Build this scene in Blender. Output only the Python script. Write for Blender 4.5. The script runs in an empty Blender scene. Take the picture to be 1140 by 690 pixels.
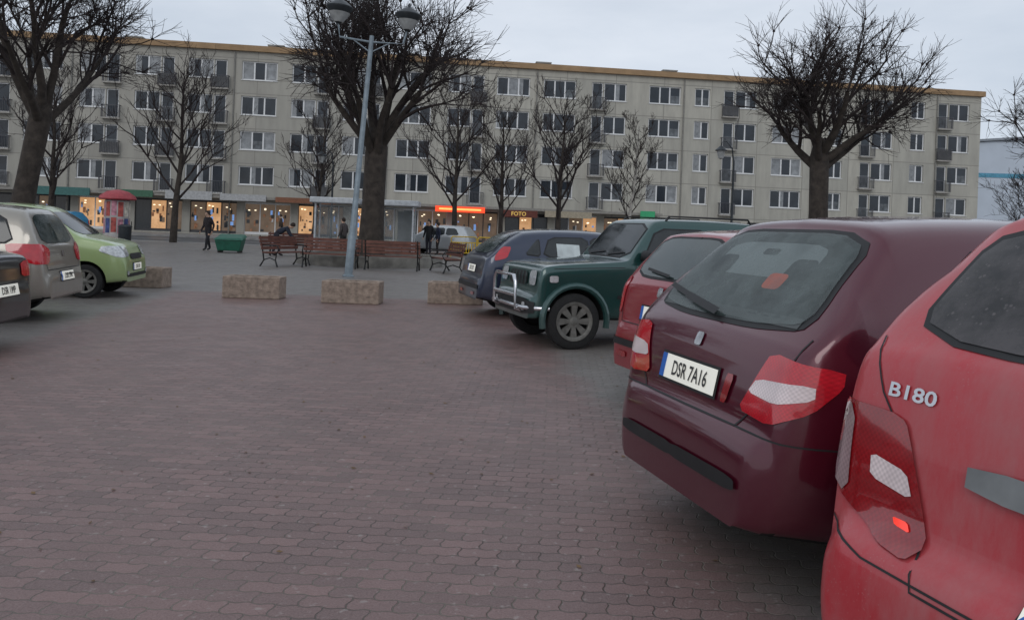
import bpy, bmesh, math, random
from mathutils import Vector, Matrix
from mathutils.bvhtree import BVHTree
from mathutils.geometry import delaunay_2d_cdt
random.seed(7)
R=math.radians
scene=bpy.context.scene
col=scene.collection
scene.view_settings.view_transform='Standard'
scene.view_settings.look='None'

# ------------------------------------------------------------ materials
MC={}
def nt(name):
    m=bpy.data.materials.new(name); m.use_nodes=True
    n=m.node_tree; b=n.nodes['Principled BSDF']; return m,n,b
def L(n,a,b): n.links.new(a,b)
def mathn(n,op,a,b=None,clamp=False):
    x=n.nodes.new('ShaderNodeMath'); x.operation=op; x.use_clamp=clamp
    for i,v in enumerate((a,b)):
        if v is None: continue
        if isinstance(v,(int,float)): x.inputs[i].default_value=v
        else: L(n,v,x.inputs[i])
    return x.outputs[0]
def mixc(n,f,a,b,mode='MIX'):
    x=n.nodes.new('ShaderNodeMixRGB'); x.blend_type=mode
    for i,v in enumerate((f,a,b)):
        if isinstance(v,(int,float)): x.inputs[i].default_value=v
        elif isinstance(v,tuple): x.inputs[i].default_value=(v+(1,))[:4]
        else: L(n,v,x.inputs[i])
    return x.outputs[0]
def noise(n,vec,scale,detail=3,rough=.55):
    x=n.nodes.new('ShaderNodeTexNoise'); x.inputs['Scale'].default_value=scale
    x.inputs['Detail'].default_value=detail; x.inputs['Roughness'].default_value=rough
    if vec is not None: L(n,vec,x.inputs['Vector'])
    return x.outputs['Fac']
def maprange(n,v,a,b,c=0.,d=1.):
    x=n.nodes.new('ShaderNodeMapRange'); L(n,v,x.inputs[0])
    for i,k in enumerate((a,b,c,d)): x.inputs[i+1].default_value=k
    return x.outputs[0]
def M(name,c,rough=.6,metal=0,var=.2,scale=6,coat=0,bump=0,emit=None,es=0,ior=1.45,alpha=1):
    if name in MC: return MC[name]
    m,n,b=nt(name)
    tc=n.nodes.new('ShaderNodeTexCoord').outputs['Object']
    f=noise(n,tc,scale,4)
    c2=tuple(min(1,x*(1+var)) for x in c); c1=tuple(x*(1-var) for x in c)
    f2=maprange(n,f,.3,.7)
    L(n,mixc(n,f2,c1,c2),b.inputs['Base Color'])
    b.inputs['Roughness'].default_value=rough; b.inputs['Metallic'].default_value=metal
    b.inputs['Coat Weight'].default_value=coat; b.inputs['Coat Roughness'].default_value=.08
    b.inputs['IOR'].default_value=ior; b.inputs['Alpha'].default_value=alpha
    if bump:
        bp=n.nodes.new('ShaderNodeBump'); bp.inputs['Strength'].default_value=bump; bp.inputs['Distance'].default_value=.02
        L(n,noise(n,tc,scale*4,4),bp.inputs['Height']); L(n,bp.outputs[0],b.inputs['Normal'])
    if emit: b.inputs['Emission Color'].default_value=emit+(1,); b.inputs['Emission Strength'].default_value=es
    MC[name]=m; return m
def lens(name,c,emit=0,ribs=55):
    m,n,b=nt(name)
    tc=n.nodes.new('ShaderNodeTexCoord').outputs['Object']
    sp=n.nodes.new('ShaderNodeSeparateXYZ'); L(n,tc,sp.inputs[0])
    s=mathn(n,'SINE',mathn(n,'MULTIPLY',sp.outputs['Z'],ribs*6.28))
    s2=mathn(n,'SINE',mathn(n,'MULTIPLY',sp.outputs['Y'],ribs*6.28))
    f=maprange(n,mathn(n,'MULTIPLY',s,s2),-1,1)
    g=maprange(n,noise(n,tc,9,2),.35,.65)
    a=tuple(x*.45 for x in c); k=mixc(n,mathn(n,'MULTIPLY',f,.55),c,a); k=mixc(n,mathn(n,'MULTIPLY',g,.45),k,a)
    L(n,k,b.inputs['Base Color']); b.inputs['Roughness'].default_value=.12; b.inputs['Coat Weight'].default_value=1; b.inputs['Coat Roughness'].default_value=.03
    if emit: L(n,k,b.inputs['Emission Color']); b.inputs['Emission Strength'].default_value=emit
    return m
def paint(name,c,metal=.2,dirt=.5,drops=0,dc=(.16,.145,.13),coat=1.0):
    m,n,b=nt(name)
    tc=n.nodes.new('ShaderNodeTexCoord').outputs['Object']
    sp=n.nodes.new('ShaderNodeSeparateXYZ'); L(n,tc,sp.inputs[0])
    low=maprange(n,sp.outputs['Z'],.62,.22)
    nz=maprange(n,noise(n,tc,5,6,.7),.35,.75)
    d=mathn(n,'MULTIPLY',mathn(n,'ADD',mathn(n,'MULTIPLY',low,.8),.10),nz)
    d=mathn(n,'MULTIPLY',d,dirt,True)
    if drops:
        v=n.nodes.new('ShaderNodeTexVoronoi'); v.inputs['Scale'].default_value=85; L(n,tc,v.inputs['Vector'])
        dr=maprange(n,v.outputs['Distance'],.32,.12)
        d2=mathn(n,'MULTIPLY',mathn(n,'MULTIPLY',dr,maprange(n,noise(n,tc,3,5,.7),.38,.60)),drops)
        mp=n.nodes.new('ShaderNodeMapping'); mp.inputs['Scale'].default_value=(1,1,.35); L(n,tc,mp.inputs[0])
        d3=mathn(n,'MULTIPLY',maprange(n,noise(n,mp.outputs[0],4,8,.75),.38,.68),drops*.95)
        d=mathn(n,'MAXIMUM',mathn(n,'MAXIMUM',d,d2),d3)
    L(n,mixc(n,d,c,dc),b.inputs['Base Color'])
    L(n,mathn(n,'ADD',mathn(n,'MULTIPLY',d,.6),.28),b.inputs['Roughness'])
    b.inputs['Metallic'].default_value=metal
    cw=mathn(n,'MULTIPLY',mathn(n,'SUBTRACT',1.0,mathn(n,'MULTIPLY',d,1.2,True)),coat); L(n,cw,b.inputs['Coat Weight'])
    b.inputs['Coat Roughness'].default_value=.05
    bp=n.nodes.new('ShaderNodeBump'); bp.inputs['Strength'].default_value=.03; bp.inputs['Distance'].default_value=.01
    L(n,noise(n,tc,60,3),bp.inputs['Height']); L(n,bp.outputs[0],b.inputs['Normal'])
    return m
def glassmat(name,c=(.012,.016,.018),dust=.15,dc=(.16,.17,.17),ior=1.55,alpha=1,speck=0):
    m,n,b=nt(name)
    tc=n.nodes.new('ShaderNodeTexCoord').outputs['Object']
    f=mathn(n,'MULTIPLY',maprange(n,noise(n,tc,4,7,.7),.38,.75),dust)
    if speck:
        v=n.nodes.new('ShaderNodeTexVoronoi'); v.inputs['Scale'].default_value=45; L(n,tc,v.inputs['Vector'])
        f=mathn(n,'MAXIMUM',f,mathn(n,'MULTIPLY',mathn(n,'MULTIPLY',maprange(n,v.outputs['Distance'],.3,.1),maprange(n,noise(n,tc,6,4,.7),.45,.62)),speck))
    L(n,mixc(n,f,c,dc),b.inputs['Base Color'])
    L(n,mathn(n,'ADD',f,.03),b.inputs['Roughness']); b.inputs['IOR'].default_value=ior
    if alpha<1: L(n,mathn(n,'ADD',mathn(n,'MULTIPLY',f,1-alpha),alpha,True),b.inputs['Alpha'])
    return m
black=M('black_plastic',(.015,.015,.016),.55)
under=M('underbody_black',(.008,.008,.008),.9)
rubber=M('tyre_rubber',(.018,.018,.018),.85,bump=.3,scale=20)
chrome=M('chrome',(.6,.6,.62),.2,.95,.08)
alloy=M('alloy_rim',(.32,.32,.33),.4,.7)
steel=M('dirty_hubcap',(.17,.165,.15),.55,.4,.3,12)
glass=glassmat('car_glass')
gdust=glassmat('dusty_glass',(.008,.008,.010),.6,(.17,.15,.15),1.5,1,.8)
gclear=glassmat('rear_glass_clear',(.030,.045,.043),.3,(.13,.15,.15),1.7)
gthin=glassmat('rear_glass_tinted',(.07,.10,.095),.6,(.20,.24,.23),1.75,.38)
redl=lens('tail_light_red',(.55,.010,.022),.10)  # faint emission in unlit red and white lenses stands for returned camera flash
redd=lens('tail_light_dark_red',(.34,.010,.015),.03)
redh=M('tail_light_lit',(.8,.03,.02),.2,0,.2,30,1,emit=(1,.06,.03),es=.6)
whitel=lens('light_lens_white',(.80,.68,.68),.08)
greyl=lens('light_lens_smoked',(.40,.27,.28))
headl=M('head_light_lens',(.55,.57,.58),.12,.3,.3,25,1)
headon=M('head_light_on',(.9,.9,.85),.2,emit=(1,.97,.85),es=3)
platew=M('plate_white',(.85,.83,.74),.4,0,.04,4,emit=(1,.98,.88),es=.22)  # plate emits a little, standing in for camera flash reflected back
plateb=M('plate_blue',(.02,.12,.45),.4)
ptext=M('plate_text',(.05,.05,.05),.5)

# ------------------------------------------------------------ mesh helper
class MB:
    def __init__(s): s.v=[];s.f=[];s.m=[]
    def quad(s,a,b,c,d,m=0):
        i=len(s.v); s.v+=[tuple(a),tuple(b),tuple(c),tuple(d)]; s.f.append((i,i+1,i+2,i+3)); s.m.append(m)
    def box(s,x0,x1,y0,y1,z0,z1,m=0,T=None):
        i=len(s.v)
        P=[Vector((x,y,z)) for z in (z0,z1) for y in (y0,y1) for x in (x0,x1)]
        if T: P=[T@p for p in P]
        s.v+=[tuple(p) for p in P]
        for q in ((0,2,3,1),(4,5,7,6),(0,1,5,4),(2,6,7,3),(0,4,6,2),(1,3,7,5)):
            s.f.append(tuple(i+k for k in q)); s.m.append(m)
    def tube(s,path,n=6,m=0,cap=True):
        i0=len(s.v); pv=None
        for k,(p,r) in enumerate(path):
            p=Vector(p)
            if k<len(path)-1: d=(Vector(path[k+1][0])-p)
            else: d=(p-Vector(path[k-1][0]))
            if d.length<1e-6: d=Vector((0,0,1))
            d.normalize()
            if pv is None:
                a=Vector((1,0,0)) if abs(d.x)<.8 else Vector((0,1,0)); pv=d.cross(a).normalized()
            u=(pv-d*pv.dot(d))
            u=u.normalized() if u.length>1e-5 else d.orthogonal().normalized()
            pv=u; w=d.cross(u)
            for j in range(n):
                t=2*math.pi*j/n; s.v.append(tuple(p+(u*math.cos(t)+w*math.sin(t))*r))
        for k in range(len(path)-1):
            for j in range(n):
                a=i0+k*n+j; b=i0+k*n+(j+1)%n
                s.f.append((a,b,b+n,a+n)); s.m.append(m)
        if cap:
            s.f.append(tuple(i0+j for j in range(n))[::-1]); s.m.append(m)
            e=i0+(len(path)-1)*n; s.f.append(tuple(e+j for j in range(n))); s.m.append(m)
    def lathe(s,prof,n=24,m=0,T=None,cap=True):
        i0=len(s.v)
        for r,h in prof:
            for j in range(n):
                t=2*math.pi*j/n; p=Vector((r*math.cos(t),r*math.sin(t),h))
                if T: p=T@p
                s.v.append(tuple(p))
        for k in range(len(prof)-1):
            for j in range(n):
                a=i0+k*n+j; b=i0+k*n+(j+1)%n
                s.f.append((a,b,b+n,a+n)); s.m.append(m)
        if not cap: return
        s.f.append(tuple(i0+j for j in range(n))[::-1]); s.m.append(m)
        e=i0+(len(prof)-1)*n; s.f.append(tuple(e+j for j in range(n))); s.m.append(m)
    def ob(s,name,mats,parent=None,smooth=False,loc=None,sharp=None):
        me=bpy.data.meshes.new(name); me.from_pydata(s.v,[],s.f)
        for m in mats: me.materials.append(m)
        if len(mats)>1: me.polygons.foreach_set('material_index',s.m)
        if smooth:
            me.polygons.foreach_set('use_smooth',[True]*len(me.polygons))
            me.set_sharp_from_angle(angle=R(sharp or 40))
        me.update()
        o=bpy.data.objects.new(name,me); col.objects.link(o)
        if parent: o.parent=parent
        if loc: o.location=loc
        return o
def bevel(o,w=.02,seg=2):
    b=o.modifiers.new('bevel','BEVEL'); b.width=w; b.segments=seg; b.limit_method='ANGLE'; return o
def top(name,label,cat,loc=(0,0,0),rz=0,group=None):
    e=bpy.data.objects.new(name,None); col.objects.link(e); e.empty_display_size=.3
    e.location=loc; e.rotation_euler=(0,0,rz); e['label']=label; e['category']=cat
    if group: e['group']=group
    return e
def copytree(src,loc,rz,label=None,scale=1):
    n=src.copy(); col.objects.link(n); n.location=loc; n.rotation_euler=(0,0,rz); n.scale=(scale,)*3
    if label: n['label']=label
    def rec(a,b):
        for c in a.children:
            k=c.copy(); col.objects.link(k); k.parent=b; rec(c,k)
    rec(src,n); return n
TXT={}
def text_mesh(s,size=1,bold=0.02):
    key=(s,bold)
    if key not in TXT:
        cu=bpy.data.curves.new('t','FONT'); cu.body=s; cu.size=1; cu.offset=bold; cu.resolution_u=3
        o=bpy.data.objects.new('t',cu); col.objects.link(o)
        dg=bpy.context.evaluated_depsgraph_get(); me=bpy.data.meshes.new_from_object(o.evaluated_get(dg))
        vs=[v.co.copy() for v in me.vertices]; fs=[tuple(p.vertices) for p in me.polygons]
        bpy.data.objects.remove(o); bpy.data.meshes.remove(me)
        x0=min(v.x for v in vs);x1=max(v.x for v in vs);y0=min(v.y for v in vs);y1=max(v.y for v in vs)
        TXT[key]=([((v.x-(x0+x1)/2)/(y1-y0),(v.y-(y0+y1)/2)/(y1-y0)) for v in vs],fs)
    vs,fs=TXT[key]
    return [(x*size,y*size) for x,y in vs],fs

# ------------------------------------------------------------ car builder
def chaikin(p,it=2,closed=False,c=.25):
    for _ in range(it):
        q=[]
        n=len(p)
        rng=range(n) if closed else range(n-1)
        if not closed: q.append(p[0])
        for i in rng:
            a=p[i];b=p[(i+1)%n]
            q.append(tuple(a[k]*(1-c)+b[k]*c for k in range(len(a)))); q.append(tuple(a[k]*c+b[k]*(1-c) for k in range(len(a))))
        if not closed: q.append(p[-1])
        p=q
    return p
def interp(pts,x):
    if x<=pts[0][0]: return pts[0][1]
    for a,b in zip(pts,pts[1:]):
        if x<=b[0]:
            t=(x-a[0])/max(1e-9,b[0]-a[0]); return a[1]*(1-t)+b[1]*t
    return pts[-1][1]
class Car:
    def __init__(s,name,label,loc,heading,sp,paintm,group):
        s.sp=sp; s.e=top(name,label,'car',(loc[0],loc[1],0),heading,group)
        Ln=sp['L']; w0=sp['W']/2
        tp=chaikin(sp['top'],2)
        xs=set(round(p[0],4) for p in tp)
        for k in (0,.004,.012,.025,.045,.07,.1,.14,.19,.25,.32): xs.add(k); xs.add(round(Ln-k*1.2,4))
        k=.4
        while k<Ln-.3: xs.add(round(k,3)); k+=.13
        xs=sorted(x for x in xs if 0<=x<=Ln)
        X=[xs[0]]
        for x in xs[1:]:
            if x-X[-1]>.0025: X.append(x)
        xs=X
        rc,rr=sp.get('rc',(.20,.36)); fc,fr=sp.get('fc',(.28,.6)); tum=sp.get('tum',.2); bx=sp.get('box',0)
        belt=sp['belt']; zb0=sp.get('clear',.22); rise=sp.get('rise',.1)
        rings=[]
        for x in xs:
            w=w0
            if x<rr: w-=rc*(1-math.sqrt(max(0,1-(1-x/rr)**2)))
            xf=Ln-x
            if xf<fr: w-=fc*(1-math.sqrt(max(0,1-(1-xf/fr)**2)))
            w-= (.012 if bx else .03)*((x-Ln/2)/(Ln/2))**2
            zt=interp(tp,x); zb=zb0+rise*max(0,1-x/.5)**1.5+rise*.6*max(0,1-xf/.5)**1.5
            be=min(interp(belt,x),zt-.045); g=max(0,zt-be-.045)
            kk=min(1,g/.25); wr=w*.955-tum*g/.42
            h=be-zb
            if bx:
                half=[(0,zb),(w*.80,zb),(w*.965,zb+.05*h),(w*.985,zb+.25*h),(w*.99,zb+.5*h),(w*.99,zb+.8*h),(w*.985,be-.03),(w*.97,be),
                  (w*.955*(1-kk)+kk*(wr+.02),zt-.012-.05*kk),(w*.93*(1-kk)+kk*(wr-.02),zt-.004),(wr*.7,zt+.006+.004*kk),(0,zt+.010+.008*kk)]
            else:
                half=[(0,zb),(w*.80,zb),(w*.955,zb+.05*h),(w*.99,zb+.25*h),(w*1.0,zb+.5*h),(w*.995,zb+.72*h),(w*.985,zb+.86*h),(w*.955,be),
                  (w*.93*(1-kk)+kk*(wr+.035),zt-.02-.075*kk),(w*.88*(1-kk)+kk*(wr-.05),zt-.006),(wr*.6,zt+.008+.012*kk),(0,zt+.012+.018*kk)]
            half=chaikin(half,2)
            ring=[Vector((x,-y,z)) for y,z in half]+[Vector((x,y,z)) for y,z in half[-2:0:-1]]
            rings.append(ring)
        n=len(rings[0]); vs=[p for r in rings for p in r]; fs=[]
        for k in range(len(rings)-1):
            for j in range(n):
                a=k*n+j;b=k*n+(j+1)%n; fs.append((a,a+n,b+n,b))
        fs.append(tuple(range(n))); fs.append(tuple((len(rings)-1)*n+j for j in range(n))[::-1])
        s.bvh=BVHTree.FromPolygons(vs,fs)
        me=bpy.data.meshes.new('body'); me.from_pydata([tuple(v) for v in vs],[],fs)
        bm=bmesh.new(); bm.from_mesh(me); bmesh.ops.recalc_face_normals(bm,faces=bm.faces); bm.to_mesh(me); bm.free()
        me.materials.append(paintm); me.materials.append(under)
        o=bpy.data.objects.new('body',me); col.objects.link(o)
        r=sp['r']; cut=[]
        for wx in sp['wx']:
            for sd in (-1,1):
                mb=MB(); T=Matrix.Translation((wx,sd*(w0+.1),r+.01))@Matrix.Rotation(math.pi/2*sd,4,'X')
                mb.lathe([(r+.055,0),(r+.055,.36)],32,0,T)
                c=mb.ob('cut',[under]); 
                bm=bmesh.new(); bm.from_mesh(c.data); bmesh.ops.recalc_face_normals(bm,faces=bm.faces); bm.to_mesh(c.data); bm.free()
                md=o.modifiers.new('b','BOOLEAN'); md.operation='DIFFERENCE'; md.object=c; md.solver='EXACT'; cut.append(c)
        dg=bpy.context.evaluated_depsgraph_get(); me2=bpy.data.meshes.new_from_object(o.evaluated_get(dg))
        o.modifiers.clear(); o.data=me2
        for c in cut: bpy.data.objects.remove(c)
        while len(me2.materials)>2: me2.materials.pop()
        for p in me2.polygons:
            c=p.center; ar=False
            for wx in sp['wx']:
                dd=math.hypot(c.x-wx,c.z-r-.01)
                if dd<r+.058 and abs(c.y)<w0-.02 and (abs(p.normal.y)>.99 and abs(c.y)<w0-.2 or dd>r+.02 and abs(p.normal.y)<.05): ar=True
            p.material_index=1 if (ar or (p.normal.z<-.7 and c.z<.5)) else 0
            p.use_smooth=True
        me2.set_sharp_from_angle(angle=R(35))
        o.parent=s.e; s.body=o
        s.wheels()
    def frame(s,phi):
        d=Vector((math.cos(R(phi)),math.sin(R(phi)),0)); return d,Vector((math.sin(R(phi)),-math.cos(R(phi)),0))
    def hit(s,u,v,phi,off):
        d,r=s.frame(phi); p=r*u+Vector((0,0,v))-d*8
        loc,nn,i,dist=s.bvh.ray_cast(p,d)
        if loc is None: return None
        if nn.dot(d)>0: nn=-nn
        return loc+nn*off
    def decal(s,name,poly,phi,mat,off=.004,rnd=1,parent=None,step=.04,label=None):
        if len(poly[0])==3:
            poly=[(x*math.sin(R(phi))-y*math.cos(R(phi)),z) for x,y,z in poly]
        if rnd: poly=chaikin(poly,rnd,True,.15)
        out=[]
        for a,b in zip(poly,poly[1:]+poly[:1]):
            k=max(1,int(math.dist(a,b)/step))
            for i in range(k): out.append(Vector((a[0]+(b[0]-a[0])*i/k,a[1]+(b[1]-a[1])*i/k)))
        n=len(out); x0=min(p.x for p in out);x1=max(p.x for p in out);y0=min(p.y for p in out);y1=max(p.y for p in out)
        def inside(x,y):
            c=False;j=n-1
            for i in range(n):
                if (out[i].y>y)!=(out[j].y>y) and x<(out[j].x-out[i].x)*(y-out[i].y)/(out[j].y-out[i].y)+out[i].x: c=not c
                j=i
            return c
        grid=[]
        x=x0+step/2
        while x<x1:
            y=y0+step/2
            while y<y1:
                if inside(x,y) and min((p-Vector((x,y))).length for p in out)>step*.5: grid.append(Vector((x,y)))
                y+=step
            x+=step
        r=delaunay_2d_cdt(out+grid,[],[list(range(n))],1,1e-5)
        V=[s.hit(p.x,p.y,phi,off) for p in r[0]]
        idx={};vs=[]
        for i,p in enumerate(V):
            if p is not None: idx[i]=len(vs); vs.append(tuple(p))
        fs=[tuple(idx[i] for i in f)[::1] for f in r[2] if all(i in idx for i in f)]
        return s.fin(name,vs,fs,mat,phi,parent,label)
    def fin(s,name,vs,fs,mat,phi,parent=None,label=None,smooth=True):
        me=bpy.data.meshes.new(name)
        d,_=s.frame(phi); ff=[]
        for f in fs:
            a,b,c=Vector(vs[f[0]]),Vector(vs[f[1]]),Vector(vs[f[2]])
            ff.append(f if (b-a).cross(c-a).dot(d)<0 else f[::-1])
        me.from_pydata(vs,[],ff); me.materials.append(mat)
        me.polygons.foreach_set('use_smooth',[smooth]*len(me.polygons))
        o=bpy.data.objects.new(name,me); col.objects.link(o); o.parent=parent or s.e
        if label: o['label']=label
        return o
    def strip(s,name,pts,phi,mat,w=.008,off=.003,parent=None):
        P=[]
        for a,b in zip(pts,pts[1:]):
            k=max(1,int(math.dist(a,b)/.04))
            for i in range(k): P.append(Vector((a[0]+(b[0]-a[0])*i/k,a[1]+(b[1]-a[1])*i/k)))
        P.append(Vector(pts[-1])); vs=[];fs=[]
        last=None
        for i,p in enumerate(P):
            d=(P[min(i+1,len(P)-1)]-P[max(i-1,0)]).normalized(); nn=Vector((-d.y,d.x))*w/2
            a=s.hit(p.x+nn.x,p.y+nn.y,phi,off); b=s.hit(p.x-nn.x,p.y-nn.y,phi,off)
            if a is None or b is None: last=None; continue
            vs+= [tuple(a),tuple(b)]; k=len(vs)-2
            if last is not None: fs.append((last,last+1,k+1,k))
            last=k
        return s.fin(name,vs,fs,mat,phi,parent or s.body)
    def text(s,name,t,u,v,size,phi,mat,off,parent=None,sx=1):
        vs,fs=text_mesh(t,size); V=[]
        for x,y in vs:
            h=s.hit(u+x*sx,v+y,phi,off)
            if h is None: return None
            V.append(tuple(h))
        return s.fin(name,V,fs,mat,phi,parent,smooth=False)
    def plate(s,t,v,phi,u=0,off=.012,w=.52,sx=.82):
        p=s.decal('license_plate',[(u-w/2,v-.057),(u+w/2,v-.057),(u+w/2,v+.057),(u-w/2,v+.057)],phi,platew,off,0,step=.06)
        s.decal('plate_border',[(u-w/2-.012,v-.07),(u+w/2+.012,v-.07),(u+w/2+.012,v+.07),(u-w/2-.012,v+.07)],phi,black,off-.004,0,p,step=.06)
        s.decal('plate_strip',[(u-w/2,v-.057),(u-w/2+.045,v-.057),(u-w/2+.045,v+.057),(u-w/2,v+.057)],phi,plateb,off+.002,0,p)
        s.text('plate_text',t,u+.025,v,.072,phi,ptext,off+.003,p,sx)
    def both(s,name,poly,phi,mat,**k):
        a=s.decal(name,poly,phi,mat,**k)
        if len(poly[0])==3: q=[(x,-y,z) for x,y,z in poly]
        else: q=[(-u,v) for u,v in poly]
        b=s.decal(name,q[::-1],-phi,mat,**k); return a,b
    def sides(s,polys,mat=None,surround=True):
        for p in polys:
            if surround:
                cx=sum(a[0] for a in p)/len(p);cz=sum(a[1] for a in p)/len(p)
                q=[(cx+(x-cx)*1.0+(.02 if x>cx else -.02),z+(.02 if z>cz else -.02)) for x,z in p]
                s.both('window_seal',q,90,black,off=.003)
            s.both('side_window',p,90,mat or glass,off=.006)
    def wheels(s):
        sp=s.sp; r=sp['r']; w0=sp['W']/2; rim=sp.get('rim',alloy); ns=sp.get('spokes',7)
        for wx in sp['wx']:
            for sd in (-1,1):
                we=bpy.data.objects.new('wheel',None); col.objects.link(we); we.parent=s.e
                we.location=(wx,sd*(w0-.12),r)
                we.rotation_euler=(R(90)*(-sd),0,0)
                mb=MB(); k=r/.3
                mb.lathe([(.19*k,-.085),(.275*k,-.095),(.297*k,-.08),(.30*k,-.04),(.30*k,.04),(.297*k,.08),(.275*k,.097),(.205*k,.092),(.19*k,.07)],36,cap=False)
                mb.ob('tyre',[rubber],we,True)
                mb=MB(); mb.lathe([(.18*k,-.05),(.205*k,.06),(.205*k,.092),(.19*k,.093),(.178*k,.05),(.175*k,.02),(.02,.018)],36,1)
                mb.lathe([(.055*k,.02),(.055*k,.075),(.03*k,.088),(.005,.09)],16,0)
                for i in range(ns):
                    a=2*math.pi*i/ns; i0=len(mb.v)
                    c_,s_=math.cos(a),math.sin(a)
                    for rr_,hw,z in ((.035*k,.020*k,.078),(.19*k,.040*k,.088)):
                        for q in (-1,1):
                            for dz in (-.03,0): mb.v.append((rr_*c_-q*hw*s_,rr_*s_+q*hw*c_,z+dz))
                    for f in ((1,5,7,3),(0,1,3,2),(0,4,5,1),(2,3,7,6)): mb.f.append(tuple(i0+j for j in f)); mb.m.append(0)
                mb.lathe([(.170*k,.06),(.172*k,.088),(.19*k,.10),(.210*k,.102),(.210*k,.092)],36,0,cap=False)
                mb.ob('rim',[rim,under],we,True,sharp=30)
    def mirror(s,x,z,mat):
        w0=s.sp['W']/2
        for sd in (-1,1):
            mb=MB(); T=Matrix.Translation((x,sd*(w0+.07),z))@Matrix.Diagonal((.55,1,.72,1))
            prof=[(.01,-.11),(.07,-.10),(.10,-.05),(.11,0),(.10,.06),(.06,.10),(.01,.11)]
            mb.lathe(prof,14,0,T@Matrix.Rotation(R(90),4,'X'))
            mb.box(x-.03,x+.03,min(sd*(w0-.12),sd*(w0)),max(sd*(w0-.12),sd*w0),z-.05,z-.02,0)
            mb.ob('mirror',[mat],s.e,True)
    def handle(s,x,z,mat):
        s.both('door_handle',[(x-.09,z-.015),(x+.09,z-.015),(x+.09,z+.018),(x-.09,z+.018)],90,mat,off=.025,rnd=2)
    def doors(s,xs,z0=.33,z1=.98):
        for x in xs:
            s.strip('door_gap',[(x,z0),(x,z1)],90,black); s.strip('door_gap',[(-x,z0),(-x,z1)],-90,black)
        a,b=min(xs),max(xs)
        for q in (1,-1): s.strip('sill_gap',[(q*a,z0),(q*b,z0)],90*q,black)

G='cars parked in angled rows'
HATCH=[(0,.34),(.004,.50),(.012,.60),(.06,.68),(.075,.72),(.10,.88),(.135,1.03),(.17,1.07),(.33,1.30),(.47,1.47),(.50,1.50),(.9,1.545),(1.6,1.56),(2.3,1.53),(2.55,1.46),(3.15,1.05),(3.3,1.0),(3.85,.88),(4.12,.75),(4.22,.62),(4.25,.36)]
STI=[(0,.34),(.004,.48),(.012,.57),(.04,.635),(.075,.67),(.085,.74),(.12,.90),(.165,1.01),(.21,1.055),(.29,1.14),(.48,1.34),(.63,1.475),(.65,1.51),(.72,1.53),(1.05,1.555),(1.6,1.57),(2.2,1.55),(2.5,1.48),(3.15,1.06),(3.3,1.01),(3.85,.88),(4.12,.75),(4.22,.62),(4.25,.36)]
# --- maroon hatchback
p=paint('paint_maroon',(.085,.003,.016),.35,.15,coat=.85)
c=Car('car','dark maroon five-door hatchback parked nose-in, rear towards the aisle',(.785,3.72),R(16),
  dict(L=4.25,W=1.75,top=STI,belt=[(0,1.0),(.5,1.02),(2.5,.98),(4.2,.8)],wx=(.82,3.42),r=.31,tum=.22,rc=(.32,.50),clear=.24,rise=.04),p,G)
c.decal('window_seal',[(-.66,1.085),(-.3,1.055),(.3,1.055),(.66,1.085),(.55,1.50),(-.55,1.50)],0,black,.003,2)
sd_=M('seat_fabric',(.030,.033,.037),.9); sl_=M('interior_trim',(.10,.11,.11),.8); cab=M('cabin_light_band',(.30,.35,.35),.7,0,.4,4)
c.decal('cabin_interior',[(-.60,1.09),(.60,1.09),(.50,1.47),(-.50,1.47)],0,M('cabin_interior',(.055,.065,.065),.8,0,.7,3),.0038,1,c.body)
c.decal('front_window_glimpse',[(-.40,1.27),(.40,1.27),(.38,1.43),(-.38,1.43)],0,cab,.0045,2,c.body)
for yy in (-.31,.31):
    c.decal('seat_back',[(yy-.17,1.11),(yy+.17,1.11),(yy+.15,1.25),(yy-.15,1.25)],0,sd_,.0055,2,c.body); c.decal('head_rest',[(yy-.09,1.27),(yy+.09,1.27),(yy+.08,1.36),(yy-.08,1.36)],0,sd_,.0055,2,c.body)
c.decal('rear_view_mirror',[(-.06,1.37),(.06,1.37),(.06,1.40),(-.06,1.40)],0,sd_,.0055,1,c.body)
c.decal('parcel_shelf',[(-.58,1.085),(.58,1.085),(.58,1.125),(-.58,1.125)],0,sl_,.0055,0,c.body)
c.decal('orange_cushion',[(.14,1.22),(.27,1.22),(.28,1.29),(.14,1.29)],0,M('orange_cushion',(.8,.12,.04),.6),.0065,2,c.body)
c.decal('rear_window',[(-.63,1.105),(-.3,1.075),(.3,1.075),(.63,1.105),(.53,1.48),(-.53,1.48)],0,gthin,.009,2)
c.sides([[(.86,1.08),(1.42,1.05),(1.42,1.43),(1.10,1.42),(.97,1.34)],[(1.5,1.05),(2.35,1.0),(2.35,1.42),(1.5,1.44)]])
c.both('tail_light',[(.10,-.57,.99),(.08,-.50,.86),(.08,-.42,.735),(.12,-.62,.715),(.22,-.75,.79),(.30,-.80,.89),(.30,-.80,.955)],25,redl,off=.008)
c.both('reversing_light',[(.08,-.475,.815),(.08,-.525,.875),(.23,-.75,.895),(.23,-.75,.84),(.12,-.64,.80)],25,whitel,off=.012)
c.decal('fog_light',[(.275,.735),(.32,.735),(.345,.86),(.29,.86)],0,redd,.01)
c.plate('DSR 7A16',.80,0,u=-.04)
c.decal('badge',[(-.055,.935),(.005,.935),(.005,.995),(-.055,.995)],0,chrome,.008,3)
c.strip('tailgate_gap',[(-.70,1.06),(-.66,.9),(-.42,.665),(.42,.665),(.66,.9),(.70,1.06)],0,black,.008)
c.strip('bumper_gap',[(-.9,.655),(-.42,.665),(.42,.665),(.9,.655)],0,black,.007)
c.both('bumper_strip',[(-.02,.425),(.46,.425),(.54,.435),(.54,.475),(.46,.485),(-.02,.485)],0,black,off=.014)
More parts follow.
